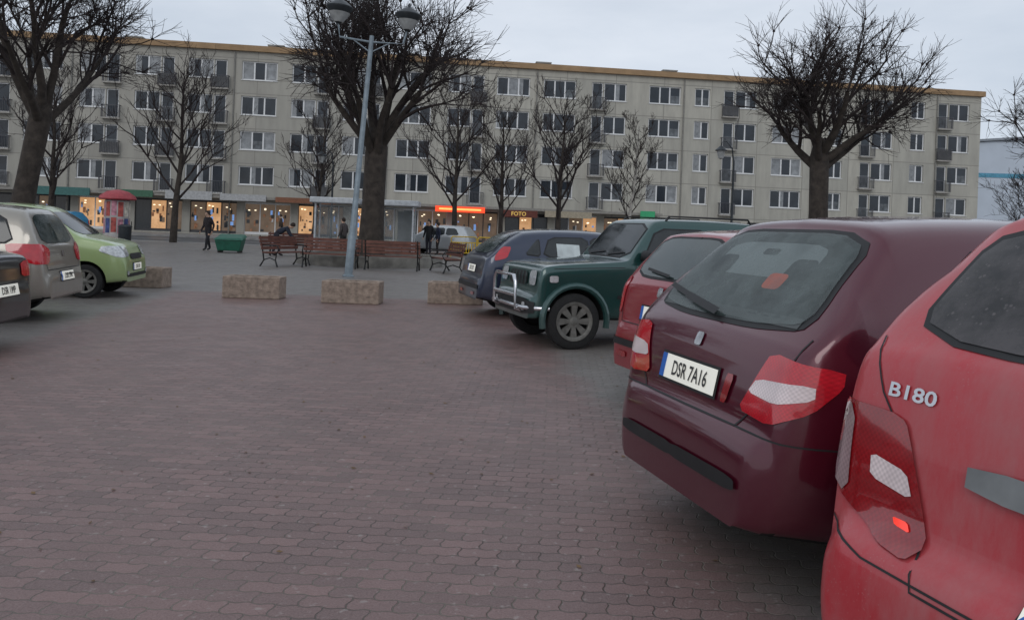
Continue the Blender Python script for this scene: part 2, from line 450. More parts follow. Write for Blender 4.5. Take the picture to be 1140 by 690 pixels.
c.strip('wiper',[(-.28,1.12),(-.60,1.165)],0,black,.022,.03,c.e)
c.strip('wiper',[(.02,1.08),(-.34,1.125)],0,black,.03,.034,c.e)
c.doors([.80,1.46,2.42],.36,1.04); c.handle(1.05,.93,p); c.handle(1.72,.93,p); c.mirror(2.5,1.05,p)
c.both('side_moulding',[(1.2,.52),(2.9,.52),(2.9,.57),(1.2,.57)],90,black,off=.01)
c.both('head_light',[(3.9,-.75,.80),(4.1,-.45,.72),(4.1,-.45,.62),(3.9,-.75,.66)],150,headl)
# --- bright red tall hatch, very near
p=paint('paint_dirty_red',(.45,.012,.024),.05,.8,.55,(.40,.20,.20),coat=.55)
BT=[(0,.36),(.004,.48),(.01,.56),(.035,.62),(.10,.655),(.115,.70),(.135,.86),(.165,1.02),(.20,1.13),(.25,1.17),(.40,1.36),(.52,1.50),(.56,1.55),(.85,1.60),(1.6,1.62),(2.4,1.58),(2.6,1.5),(3.3,1.1),(3.9,.93),(4.15,.78),(4.24,.6),(4.27,.4)]
c=Car('car','bright red compact van with dusty rear window and rain-specked paint',(1.15,1.60),R(18),
  dict(L=4.27,W=1.82,top=BT,belt=[(0,1.1),(.5,1.12),(2.5,1.0),(4.2,.85)],wx=(.80,3.55),r=.32,tum=.17,rc=(.20,.36),clear=.25,rise=.03),p,G)
c.decal('window_seal',[(-.71,1.165),(.71,1.165),(.63,1.53),(-.63,1.53)],0,black,.003,2)
c.decal('rear_window',[(-.69,1.18),(.69,1.18),(.61,1.51),(-.61,1.51)],0,gdust,.007,2)
c.sides([[(.62,1.12),(1.5,1.1),(1.5,1.5),(.9,1.48)],[(1.58,1.08),(2.5,1.04),(2.4,1.48),(1.58,1.5)]])
TL=[(.12,-.60,.975),(.12,-.54,.87),(.11,-.43,.625),(.13,-.58,.635),(.2,-.74,.69),(.38,-.87,.78),(.38,-.87,.975)]
c.both('tail_light',TL,15,redd,off=.008,rnd=2)
c.both('reversing_light',[(.12,-.552,.83),(.12,-.520,.765),(.15,-.67,.785),(.15,-.68,.85)],15,whitel,off=.012)
c.both('indicator_light',[(.26,-.745,.965),(.24,-.72,.70),(.38,-.865,.79),(.38,-.87,.965)],15,greyl,off=.012)
c.both('brake_light',[(.12,-.52,.705),(.12,-.505,.68),(.12,-.56,.685),(.13,-.57,.705)],15,redh,off=.012)
c.strip('tailgate_gap',[(-.78,1.17),(-.69,1.02),(-.575,.90),(-.42,.575),(.42,.575),(.575,.90),(.69,1.02),(.78,1.17)],0,black,.006)
c.text('model_badge','B180',-.585,1.035,.040,0,chrome,.005,c.e,1.55)
c.decal('tailgate_handle',[(-.36,.84),(.36,.84),(.34,.91),(-.36,.91)],0,M('brushed_trim',(.26,.27,.27),.4,.6),.02,1)
c.plate('DSR 2K41',.68,0,u=.12)
c.strip('bumper_gap',[(-.9,.645),(-.6,.590),(.6,.590),(.9,.645)],0,black,.006)
c.doors([.78,1.54,2.55],.36,1.08); c.handle(1.0,.98,p); c.mirror(2.6,1.12,p)
# --- red small hatch between
p=paint('paint_red',(.27,.009,.018),.15,.3)
PT=[(x*.93,z*.965) for x,z in HATCH]
c=Car('car','red small hatchback parked nose-in between maroon car and green off-roader',(1.16,6.65),R(18),
  dict(L=3.96,W=1.66,top=PT,belt=[(0,.96),(.5,1.0),(2.4,.95),(3.9,.8)],wx=(.72,3.16),r=.29,tum=.18,rise=.05),p,G)
c.decal('window_seal',[(-.62,1.06),(.62,1.06),(.52,1.44),(-.52,1.44)],0,black,.003,2)
c.decal('rear_window',[(-.60,1.08),(.60,1.08),(.50,1.42),(-.50,1.42)],0,gclear,.006,2)
c.sides([[(.62,1.02),(1.35,1.0),(1.35,1.37),(.85,1.36)],[(1.42,1.0),(2.2,.97),(2.15,1.36),(1.42,1.38)]])
c.both('tail_light',[(.1,-.66,1.06),(.1,-.62,.74),(.15,-.72,.72),(.25,-.79,.80),(.25,-.79,1.06)],35,redl,off=.008)
c.both('fog_light',[(.38,.36),(.56,.36),(.56,.41),(.38,.41)],0,redd,off=.01)
c.plate('DSW 4C3',.77,0)
c.strip('tailgate_gap',[(-.70,1.0),(-.60,.66),(.60,.66),(.70,1.0)],0,black,.008)
c.decal('badge',[(-.04,.92),(.04,.92),(.04,1.0),(-.04,1.0)],0,chrome,.01,2)
c.decal('bumper_strip',[(-.7,.46),(.7,.46),(.7,.52),(-.7,.52)],0,black,.012,0)
c.strip('wiper',[(.05,1.09),(-.38,1.13)],0,black,.022,.03,c.e)
c.doors([.72,1.38,2.3],.34,.98); c.handle(1.5,.9,p); c.mirror(2.3,1.0,black)
# --- green off-roader, front out
p=paint('paint_dark_green',(.012,.060,.055),.3,.40)
JT=[(0,.42),(.004,.9),(.012,1.1),(.04,1.35),(.07,1.54),(.09,1.59),(.14,1.62),(.25,1.635),(.9,1.655),(1.6,1.645),(1.70,1.635),(1.76,1.62),(1.82,1.58),(2.12,1.20),(2.16,1.14),(2.20,1.11),(2.35,1.09),(3.0,1.05),(3.26,1.02),(3.33,.99),(3.37,.93),(3.39,.7),(3.41,.66),(3.44,.63),(3.47,.60),(3.48,.45)]
hd=R(199); fx,fy=.02,10.30
fwd=Vector((math.cos(hd),math.sin(hd))); rc_=Vector((fx,fy))-fwd*3.48
c=Car('car','dark green short off-roader with chrome bull bar, parked front-out',(rc_.x,rc_.y),hd,
  dict(L=3.48,W=1.58,top=JT,belt=[(0,1.07),(2.4,1.07),(3.4,.98)],wx=(.66,2.91),r=.345,tum=.10,rc=(.06,.10),fc=(.14,.24),clear=.34,rise=.04,rim=steel,spokes=8,box=1),p,G)
c.sides([[(.20,1.10),(.92,1.10),(.92,1.51),(.26,1.51)],[(1.02,1.10),(2.00,1.10),(1.76,1.51),(1.02,1.51)]])
c.decal('window_seal',[(-.66,1.13),(.66,1.13),(.60,1.59),(-.60,1.59)],180,black,.003,1)
c.decal('windshield',[(-.64,1.15),(.64,1.15),(.58,1.57),(-.58,1.57)],180,glass,.006,1)
c.decal('rear_window',[(-.5,1.12),(.5,1.12),(.46,1.5),(-.46,1.5)],0,glass,.006,2)
c.strip('wiper',[(.05,1.16),(.5,1.20)],180,black,.02,.02,c.e); c.strip('wiper',[(-.5,1.16),(-.06,1.20)],180,black,.02,.02,c.e)
c.decal('grille',[(-.34,.76),(.34,.76),(.34,.93),(-.34,.93)],180,black,.012,1)
for k in range(6): c.strip('grille_bar',[(-.30+k*.12,.77),(-.30+k*.12,.92)],180,p,.025,.018,c.e)
c.both('head_light',[(3.4,-.64,.77),(3.4,-.42,.77),(3.4,-.42,.95),(3.4,-.64,.95)],180,headl,off=.012,rnd=3)
c.both('indicator_light',[(3.15,-.78,.82),(3.26,-.77,.82),(3.26,-.77,.90),(3.15,-.78,.90)],105,headl,off=.01)
c.decal('front_bumper',[(-.72,.42),(.72,.42),(.72,.60),(-.72,.60)],180,black,.02,1)
c.both('fog_light',[(3.4,-.58,.46),(3.4,-.47,.46),(3.4,-.47,.56),(3.4,-.58,.56)],180,headl,off=.03,rnd=3)
c.strip('bonnet_gap',[(-2.25,1.02),(-3.2,.985)],-90,black,.008); c.strip('bonnet_gap',[(2.25,1.02),(3.2,.985)],90,black,.008)
mb=MB(); P=lambda y,z,x=3.57:(Vector((x,y,z)),.025)
mb.tube([(Vector((3.4,-.42,.42)),.025),P(-.42,.48),P(-.41,.80),P(-.34,.88),P(.34,.88),P(.41,.80),P(.42,.48),(Vector((3.4,.42,.42)),.025)],10)
mb.tube([P(-.41,.64),P(.41,.64)],10)
mb.tube([(Vector((3.25,-.78,.50)),.028),(Vector((3.42,-.72,.50)),.028),P(-.58,.50,3.53),P(.58,.50,3.53),(Vector((3.42,.72,.50)),.028),(Vector((3.25,.78,.50)),.028)],10)
mb.ob('bull_bar',[chrome],c.e,True)
for wx in (.66,2.91):
    for sd in (-1,1):
        mb=MB(); pa=[]
        for i in range(17):
            t=R(-12+204*i/16); pa.append((Vector((wx+.43*math.cos(t),sd*.775,.355+.43*math.sin(t))),.042))
        mb.tube(pa,8); mb.ob('fender_flare',[p],c.e,True)
c.both('side_moulding',[(1.12,.62),(2.35,.62),(2.35,.68),(1.12,.68)],90,black,off=.012)
c.text('side_lettering','SUZUKI',-1.95,.50,.085,-90,M('decal_silver',(.5,.5,.5),.4),.008,c.e,1)
c.doors([.97,2.10],.42,1.08); c.handle(1.15,.95,black); c.mirror(2.0,1.17,black)
mb=MB(); T=Matrix.Translation((-.12,0,.95))@Matrix.Rotation(R(90),4,'Y'); mb.lathe([(.2,-.09),(.32,-.09),(.345,-.05),(.345,.06),(.3,.1),(.1,.1)],28,0,T); mb.ob('spare_wheel',[rubber],c.e,True)
for sd in (-1,1):
    mb=MB(); mb.tube([(Vector((.3,sd*.60,1.63)),.015),(Vector((.35,sd*.60,1.69)),.015),(Vector((1.55,sd*.60,1.69)),.015),(Vector((1.6,sd*.60,1.63)),.015)],6); mb.ob('roof_rail',[black],c.e,True)
# --- dark blue hatch
p=paint('paint_blue_grey',(.020,.030,.062),.4,.3)
FT=[(0,.34),(.004,.5),(.012,.60),(.06,.66),(.08,.80),(.12,.96),(.20,1.02),(.45,1.24),(.72,1.38),(.80,1.405),(1.2,1.44),(1.8,1.45),(2.4,1.42),(2.6,1.36),(3.25,1.0),(3.4,.96),(3.95,.86),(4.2,.72),(4.3,.6),(4.33,.36)]
c=Car('car','dark blue-grey hatchback with a white paper in its side window',(-.72,13.4),R(16),
  dict(L=4.33,W=1.76,top=FT,belt=[(0,.96),(.6,1.02),(2.6,.95),(4.2,.8)],wx=(.82,3.46),r=.31,tum=.2),p,G)
c.decal('rear_window',[(-.60,1.04),(.60,1.04),(.50,1.35),(-.50,1.35)],0,gclear,.006,2)
c.sides([[(.76,1.06),(1.0,1.03),(1.0,1.28),(.94,1.26)],[(1.06,1.03),(1.85,.99),(1.85,1.33),(1.2,1.32)],[(1.92,.99),(2.7,.97),(2.45,1.32),(1.92,1.33)]])
c.decal('paper_notice',[(1.3,1.02),(1.7,1.01),(1.7,1.22),(1.3,1.23)],90,M('paper',(.55,.60,.60),.8),.012,0)
c.both('tail_light',[(.44,-.70,1.16),(.30,-.74,1.0),(.32,-.74,.93),(.44,-.84,.98),(.54,-.76,1.16)],50,redl,off=.008)
c.plate('DSR 3F2',.78,0); c.both('fog_light',[(.3,.36),(.5,.36),(.5,.41),(.3,.41)],0,redd,off=.01)
c.decal('bumper_strip',[(-.7,.47),(.7,.47),(.7,.54),(-.7,.54)],0,black,.012,0)
c.doors([.98,1.88,2.8],.34,.98); c.handle(1.15,.9,p); c.handle(2.0,.9,p); c.mirror(2.7,1.0,p)
# --- silver beige estate at the left
p=paint('paint_silver_beige',(.31,.285,.245),.4,.4)
ET=[(0,.34),(.004,.5),(.012,.6),(.05,.66),(.07,.8),(.10,.97),(.13,1.0),(.28,1.30),(.36,1.42),(.42,1.46),(.9,1.50),(1.8,1.52),(2.4,1.49),(2.65,1.40),(3.2,1.02),(3.35,.98),(3.85,.86),(4.1,.72),(4.18,.6),(4.2,.36)]
c=Car('car','silver-beige estate car parked nose-in',(-6.1,11.0),R(192),
  dict(L=4.2,W=1.72,top=ET,belt=[(0,.98),(.6,1.0),(2.6,.95),(4.1,.8)],wx=(.82,3.36),r=.305,tum=.18),p,G)
c.decal('rear_window',[(-.60,1.02),(.60,1.02),(.50,1.40),(-.50,1.40)],0,gclear,.006,2)
c.sides([[(.42,1.04),(1.05,1.02),(1.05,1.38),(.58,1.36)],[(1.12,1.01),(1.9,.98),(1.9,1.39),(1.12,1.39)],[(1.97,.98),(2.8,.96),(2.5,1.38),(1.97,1.39)]])
c.both('tail_light',[(.07,-.50,.94),(.07,-.55,.76),(.2,-.8,.76),(.42,-.88,.92),(.42,-.88,1.02),(.1,-.68,1.02)],45,redl,off=.008)
c.plate('DSR 5TN',.58,0); c.decal('badge',[(-.04,.84),(.04,.84),(.04,.92),(-.04,.92)],0,chrome,.01,2)
c.strip('tailgate_gap',[(-.72,.98),(-.62,.68),(.62,.68),(.72,.98)],0,black,.01)
c.doors([1.08,1.93,2.9],.34,.98); c.handle(1.25,.9,p); c.handle(2.1,.9,p); c.mirror(2.7,1.0,p)
# --- lime city car, front out
p=paint('paint_lime',(.32,.42,.18),.1,.45)
NT=[(0,.34),(.004,.6),(.02,.9),(.04,1.0),(.12,1.30),(.18,1.46),(.26,1.50),(.8,1.54),(1.6,1.55),(2.0,1.53),(2.2,1.46),(2.72,1.08),(2.85,1.03),(3.25,.97),(3.42,.88),(3.5,.72),(3.53,.6),(3.54,.36)]
hd=R(11); F=Vector((-6.72,14.35)); fw=Vector((math.cos(hd),math.sin(hd))); q=F-fw*3.54
c=Car('car','lime green small city car parked front-out',(q.x,q.y),hd,
  dict(L=3.54,W=1.58,top=NT,belt=[(0,1.0),(2.7,.98),(3.5,.85)],wx=(.6,2.9),r=.285,tum=.15,rc=(.1,.2),fc=(.16,.35),rim=steel),p,G)
c.decal('windshield',[(-.62,1.07),(.62,1.07),(.54,1.44),(-.54,1.44)],180,glass,.006,2)
c.sides([[(.2,1.08),(.62,1.05),(.62,1.4),(.3,1.4)],[(.7,1.02),(1.4,1.0),(1.4,1.41),(.7,1.41)],[(1.47,1.0),(2.4,1.0),(2.1,1.41),(1.47,1.41)]])
c.both('head_light',[(3.45,-.42,.88),(3.5,-.40,.72),(3.35,-.68,.70),(3.1,-.76,.80),(3.15,-.74,.90)],150,headl,off=.01)
c.decal('grille',[(-.34,.66),(.34,.66),(.36,.76),(-.36,.76)],180,black,.01,1)
c.decal('front_bumper',[(-.6,.36),(.6,.36),(.6,.42),(-.6,.42)],180,black,.01,1)
c.plate('DSR 8E4',.53,180); c.both('fog_light',[(3.5,-.52,.40),(3.5,-.62,.40),(3.5,-.62,.47),(3.5,-.52,.47)],180,headl,off=.012)
c.both('side_moulding',[(.95,.55),(2.4,.55),(2.4,.62),(.95,.62)],90,black,off=.01)
c.doors([.66,1.43,2.45],.34,.98); c.handle(.9,.9,black); c.handle(1.6,.9,black); c.mirror(2.3,1.06,black)
# --- black saloon left edge
p=paint('paint_black',(.012,.013,.017),.3,.4)
ST=[(0,.34),(.004,.5),(.012,.62),(.04,.68),(.05,.85),(.08,.94),(.15,.98),(.55,1.02),(.7,1.05),(1.15,1.36),(1.3,1.40),(1.9,1.43),(2.5,1.39),(2.7,1.32),(3.3,.98),(3.5,.94),(4.1,.82),(4.35,.7),(4.43,.6),(4.45,.36)]
c=Car('car','black saloon car parked nose-in',(-5.12,8.05),R(189),
  dict(L=4.45,W=1.74,top=ST,belt=[(0,.94),(.8,.98),(2.8,.93),(4.3,.8)],wx=(.95,3.55),r=.31,tum=.2),p,G)
c.decal('rear_window',[(-.58,1.08),(.58,1.08),(.48,1.34),(-.48,1.34)],0,glass,.006,2)
c.sides([[(1.0,1.02),(1.85,.98),(1.85,1.3),(1.25,1.28)],[(1.92,.98),(2.85,.95),(2.5,1.3),(1.92,1.31)]])
c.both('tail_light',[(.05,-.50,.90),(.05,-.50,.74),(.2,-.8,.74),(.4,-.87,.84),(.4,-.87,.92)],35,redl,off=.008)
c.plate('DSR 1HP',.62,0,u=.12); c.doors([1.05,1.88,2.9],.34,.96); c.mirror(2.75,.98,p)
# --- far cars on the street
p=paint('paint_bright_blue',(.01,.25,.48),.3,.2)
c=Car('car','bright blue hatchback standing on the street by the trees',(-26.4,49),R(172),
  dict(L=4.0,W=1.7,top=PT[:-1]+[(4.0,.36)],belt=[(0,.96),(.5,1.0),(2.4,.95),(3.9,.8)],wx=(.72,3.16),r=.3,tum=.18),p,'cars on the street')
c.sides([[(.62,1.02),(1.35,1.0),(1.35,1.37),(.85,1.36)],[(1.42,1.0),(2.4,.97),(2.15,1.36),(1.42,1.38)]],surround=False)
c.both('tail_light',[(.1,-.66,1.0),(.1,-.60,.74),(.2,-.78,.74),(.3,-.80,1.0)],35,redl,off=.008); c.both('head_light',[(3.6,-.7,.8),(3.85,-.5,.74),(3.85,-.5,.62),(3.6,-.7,.66)],150,headl)
p=paint('paint_white_silver',(.5,.52,.53),.4,.2)
c=Car('car','white-silver hatchback driving with headlights on',(-1.9,41.5),R(165),
  dict(L=4.0,W=1.7,top=PT[:-1]+[(4.0,.36)],belt=[(0,.96),(.5,1.0),(2.4,.95),(3.9,.8)],wx=(.72,3.16),r=.3,tum=.18),p,'cars on the street')
c.sides([[(.62,1.02),(1.35,1.0),(1.35,1.37),(.85,1.36)],[(1.42,1.0),(2.4,.97),(2.15,1.36),(1.42,1.38)]],surround=False)
c.decal('windshield',[(-.6,1.02),(.6,1.02),(.5,1.38),(-.5,1.38)],180,glass,.006,2)
c.both('head_light',[(3.6,-.7,.8),(3.85,-.45,.74),(3.85,-.45,.62),(3.6,-.7,.66)],150,headon)

# ------------------------------------------------------------ ground
def pavemat():
    m,n,b=nt('block_paving')
    tc=n.nodes.new('ShaderNodeTexCoord').outputs['Object']
    mp=n.nodes.new('ShaderNodeMapping'); mp.inputs['Rotation'].default_value=(0,0,R(3)); L(n,tc,mp.inputs[0])
    sp=n.nodes.new('ShaderNodeSeparateXYZ'); L(n,mp.outputs[0],sp.inputs[0])
    x,y=sp.outputs[0],sp.outputs[1]
    y2=mathn(n,'ADD',y,mathn(n,'MULTIPLY',mathn(n,'SINE',mathn(n,'MULTIPLY',x,2*math.pi/.09)),.0055))
    x2=mathn(n,'ADD',x,mathn(n,'MULTIPLY',mathn(n,'SINE',mathn(n,'MULTIPLY',y,2*math.pi/.09)),.006))
    wv=noise(n,tc,7,3); y2=mathn(n,'ADD',y2,mathn(n,'MULTIPLY',wv,.018)); x2=mathn(n,'ADD',x2,mathn(n,'MULTIPLY',wv,.015))
    cb=n.nodes.new('ShaderNodeCombineXYZ'); L(n,x2,cb.inputs[0]); L(n,y2,cb.inputs[1])
    br=n.nodes.new('ShaderNodeTexBrick'); L(n,cb.outputs[0],br.inputs['Vector'])
    br.inputs['Scale'].default_value=1; br.inputs['Brick Width'].default_value=.18; br.inputs['Row Height'].default_value=.09
    br.inputs['Mortar Size'].default_value=.005; br.inputs['Mortar Smooth'].default_value=.9; br.inputs['Bias'].default_value=0
    br.inputs['Color1'].default_value=(.0,.0,.0,1); br.inputs['Color2'].default_value=(1,1,1,1); br.inputs['Mortar'].default_value=(.5,.5,.5,1)
    rnd=br.outputs['Color']; mort=br.outputs['Fac']
    big=maprange(n,noise(n,tc,.35,5,.65),.3,.7); mid=maprange(n,noise(n,tc,3,6,.7),.3,.7); fine=maprange(n,noise(n,tc,110,3,.7),.25,.75)
    red=mixc(n,rnd,(.125,.062,.057),(.275,.142,.130)); red=mixc(n,mathn(n,'MULTIPLY',big,.55),red,(.195,.128,.116))
    gry=mixc(n,rnd,(.15,.15,.14),(.24,.24,.225)); gry=mixc(n,mathn(n,'MULTIPLY',big,.5),gry,(.145,.155,.14))
    sq=n.nodes.new('ShaderNodeSeparateXYZ'); L(n,tc,sq.inputs[0]); X,Y=sq.outputs[0],sq.outputs[1]
    wob=mathn(n,'MULTIPLY',mathn(n,'SUBTRACT',noise(n,tc,1.5,5,.7),.5),.8)
    dl=mathn(n,'ADD',mathn(n,'ADD',mathn(n,'ADD',X,4.0),mathn(n,'MULTIPLY',Y,.16)),wob)
    dr=mathn(n,'ADD',mathn(n,'SUBTRACT',mathn(n,'SUBTRACT',1.45,mathn(n,'MULTIPLY',Y,.095)),X),wob)
    df=mathn(n,'ADD',mathn(n,'SUBTRACT',15.6,Y),wob)
    mk=mathn(n,'MULTIPLY',mathn(n,'MULTIPLY',maprange(n,dl,-.15,.2),maprange(n,dr,-.15,.2)),maprange(n,df,-.2,.2))
    c=mixc(n,mk,gry,red)
    c=mixc(n,mathn(n,'MULTIPLY',mid,.55),c,mixc(n,.5,c,(.055,.048,.047)))
    c=mixc(n,.38,c,mixc(n,fine,(.06,.048,.046),(.38,.29,.27)))
    sp_=maprange(n,noise(n,tc,22,2,.5),.64,.72); c=mixc(n,mathn(n,'MULTIPLY',sp_,.4),c,(.42,.38,.35))
    mcol=mixc(n,maprange(n,noise(n,tc,1.2,4),.4,.6),(.04,.042,.032),(.16,.155,.12))
    c=mixc(n,mathn(n,'MULTIPLY',mort,.8),c,mcol)
    L(n,c,b.inputs['Base Color'])
    L(n,maprange(n,mathn(n,'ADD',mathn(n,'MULTIPLY',big,.6),mathn(n,'MULTIPLY',mid,.4)),.2,.8,.28,.62),b.inputs['Roughness'])
    h=mathn(n,'ADD',mathn(n,'SUBTRACT',1.,mort),mathn(n,'MULTIPLY',fine,.4))
    h=mathn(n,'ADD',h,mathn(n,'MULTIPLY',rnd,.4))
    bp=n.nodes.new('ShaderNodeBump'); bp.inputs['Strength'].default_value=.6; bp.inputs['Distance'].default_value=.007
    L(n,h,bp.inputs['Height']); L(n,bp.outputs[0],b.inputs['Normal'])
    return m
def sheet(name,x0,x1,y0,y1,z,mat):
    mb=MB(); mb.quad((x0,y0,z),(x1,y0,z),(x1,y1,z),(x0,y1,z)); o=mb.ob(name,[mat]); o['kind']='structure'; return o
sheet('ground',-600,600,-100,900,-.012,M('far_ground',(.16,.155,.15),.7,0,.2,.4,bump=.2))
sheet('pavement',-60,60,-20,44.5,0,pavemat())
sheet('road',-120,120,44.8,55.2,-.004,M('asphalt',(.075,.075,.08),.45,0,.3,1.2,bump=.3))
mb=MB(); mb.box(-120,120,44.5,44.8,-.1,.02); o=mb.ob('kerb',[M('kerb_stone',(.30,.30,.29),.8)]); o['kind']='structure'
mb=MB(); mb.box(-120,120,55.2,61.8,-.1,.12); o=mb.ob('pavement',[M('shop_pavement',(.24,.23,.22),.6,0,.2,2)]); o['kind']='structure'
mb=MB()
for i in range(20): mb.box(-60+i*6,-57+i*6,50.4,50.52,-.003,.002)
o=mb.ob('road_marking',[M('road_paint',(.6,.6,.6),.7)]); o['kind']='structure'
mb=MB(); r=random.Random(21)
for i in range(420):
    x=r.uniform(-7,1.6); y=r.uniform(2.4,17); a=r.uniform(0,6.28); s_=r.uniform(.008,.022)
    u=Vector((math.cos(a),math.sin(a),0))*s_; w=Vector((-math.sin(a),math.cos(a),0))*s_*.6; p_=Vector((x,y,.004))
    mb.quad(p_-u,p_-w+Vector((0,0,.003)),p_+u+Vector((0,0,.004)),p_+w)
o=mb.ob('fallen_leaves',[M('dead_leaf',(.16,.10,.05),.8,0,.5,3)]); o['kind']='stuff'; o['label']='small dead leaves scattered over the paving'; o['category']='leaves'

# ------------------------------------------------------------ building
def wallmat():
    m,n,b=nt('facade_plaster')
    tc=n.nodes.new('ShaderNodeTexCoord').outputs['Object']
    sp=n.nodes.new('ShaderNodeSeparateXYZ'); L(n,tc,sp.inputs[0])
    cb=n.nodes.new('ShaderNodeCombineXYZ'); L(n,sp.outputs[0],cb.inputs[0]); L(n,mathn(n,'ADD',sp.outputs[2],-.3),cb.inputs[1])
    br=n.nodes.new('ShaderNodeTexBrick'); L(n,cb.outputs[0],br.inputs['Vector']); br.offset=0
    br.inputs['Scale'].default_value=1; br.inputs['Brick Width'].default_value=4.1; br.inputs['Row Height'].default_value=2.73
    br.inputs['Mortar Size'].default_value=.035; br.inputs['Mortar Smooth'].default_value=.3
    br.inputs['Color1'].default_value=(.41,.395,.345,1); br.inputs['Color2'].default_value=(.49,.465,.40,1); br.inputs['Mortar'].default_value=(.26,.245,.215,1)
    mp=n.nodes.new('ShaderNodeMapping'); mp.inputs['Scale'].default_value=(1.3,1.3,.25); L(n,tc,mp.inputs[0])
    st=maprange(n,noise(n,mp.outputs[0],1.2,6,.7),.4,.75)
    c=mixc(n,mathn(n,'MULTIPLY',st,.6),br.outputs['Color'],(.25,.235,.21))
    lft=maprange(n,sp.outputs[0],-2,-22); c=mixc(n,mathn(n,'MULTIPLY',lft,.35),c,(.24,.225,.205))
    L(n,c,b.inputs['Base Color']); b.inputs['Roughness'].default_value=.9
    return m
wall=wallmat(); ochre=M('ochre_band',(.33,.215,.12),.85,0,.15,1.5); grey=M('dark_frame',(.05,.05,.055),.6)
white=M('white_frame',(.72,.72,.72),.5,0,.05); wg=M('window_glass',(.025,.032,.042),.10,0,.4,.8,ior=1.5)
cur=M('curtain_glass',(.26,.27,.28),.35,0,.35,2.5); cur2=M('half_curtain',(.11,.12,.13),.25,0,.5,3)
lit=M('lit_room',(.5,.35,.15),.4,emit=(1,.62,.25),es=.9); concrete=M('balcony_concrete',(.33,.31,.28),.85,0,.25,2)
rail=M('balcony_rail',(.07,.07,.08),.6)
roofm=M('roof_felt',(.1,.1,.1),.9); railp=M('balcony_panel',(.12,.12,.12),.7,0,.3,2)
ang=math.atan(.117); BX=lambda X:X/math.cos(ang)
be=top('apartment_building','long five-storey beige apartment block with ground-floor shops and ochre roof edge','building',(0,64.75,0),ang)
Wd,Sm,Ba='w','s','b'
cols=[(-56,Wd),(-52,Ba),(-47.8,Wd),(-43.9,Ba),(-39.8,Ba),(-36.0,Wd),(-32.0,Ba),(-28.0,Ba),(-24.1,Ba),(-20.2,Wd),(-16.3,Ba),(-12.3,Ba),(-8.2,Wd),(-4.1,Ba),(-.3,Wd),(3.5,Wd),(7.6,Ba),(12.3,Wd),(15.5,Sm),(18.8,Ba),(23.0,Wd),(27.3,Sm),(31.0,Ba),(34.7,Sm),(38.0,Ba)]
rows=[4.85,7.58,10.31,13.04]
holes=[]; wins=[]; bals=[]
for X,t in cols:
    x=BX(X)
    for j,z in enumerate(rows):
        if t==Wd: holes.append((x-1.35,x+1.35,z-.75,z+.72)); wins.append((x,z-.75,'w'))
        elif t==Sm: holes.append((x-.65,x+.65,z-.75,z+.72)); wins.append((x,z-.75,'s'))
        else:
            sg=1 if X<0 else -1
            a=(x-1.45,x+.45) if sg>0 else (x-.45,x+1.45)
            b_=(x+.52,x+1.45) if sg>0 else (x-1.45,x-.52)
            holes.append((a[0],a[1],z-.75,z+.72)); wins.append((x-.5*sg,z-.75,'m'))
            holes.append((b_[0],b_[1],z-1.5,z+.72)); wins.append((x+.985*sg,z-1.5,'d'))
            bals.append((x+.985*sg,z-1.55,X))
shops=[]
x=-58.
while x<39:
    shops.append(x); holes.append((x,x+3.5,.25,2.75)); x+=4.1
xl,xr=BX(-60),BX(40.5)
xs=sorted(set([xl,xr]+[h[0] for h in holes]+[h[1] for h in holes])); zs=sorted(set([0,14.9]+[h[2] for h in holes]+[h[3] for h in holes]))
mb=MB(); 
for j in range(len(zs)-1):
    zc=(zs[j]+zs[j+1])/2; hh=[h for h in holes if h[2]<zc<h[3]]
    run=None
    for i in range(len(xs)-1):
        xc=(xs[i]+xs[i+1])/2
        solid=not any(h[0]<xc<h[1] for h in hh)
        if solid:
            if run is None: run=xs[i]
        if (not solid or i==len(xs)-2) and run is not None:
            e=xs[i] if not solid else xs[i+1]
            mb.quad((run,0,zs[j]),(e,0,zs[j]),(e,0,zs[j+1]),(run,0,zs[j+1])); run=None
for a,b,c0,d in holes:
    D=.22
    mb.quad((a,0,c0),(a,D,c0),(a,D,d),(a,0,d)); mb.quad((b,0,c0),(b,0,d),(b,D,d),(b,D,c0))
    mb.quad((a,0,d),(a,D,d),(b,D,d),(b,0,d)); mb.quad((a,0,c0),(b,0,c0),(b,D,c0),(a,D,c0))
mb.quad((xr,0,0),(xr,12,0),(xr,12,14.9),(xr,0,14.9)); mb.quad((xl,0,0),(xl,0,14.9),(xl,12,14.9),(xl,12,0)); mb.quad((xl,12,0),(xl,12,14.9),(xr,12,14.9),(xr,12,0))
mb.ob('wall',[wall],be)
mb=MB(); mb.box(xl-.2,xr+.2,-.28,12.2,14.5,14.95,0); mb.box(xl,xr,.3,11.8,14.951,15.0,1)
mb.ob('roof_edge',[ochre,roofm],be)
for k in range(9):
    xx=xl+6+k*11.3; mb=MB(); mb.box(xx,xx+1.2,4,5,15.001,15.9); mb.box(xx-.08,xx+1.28,3.92,5.08,15.901,16.0); mb.ob('chimney',[concrete],be)
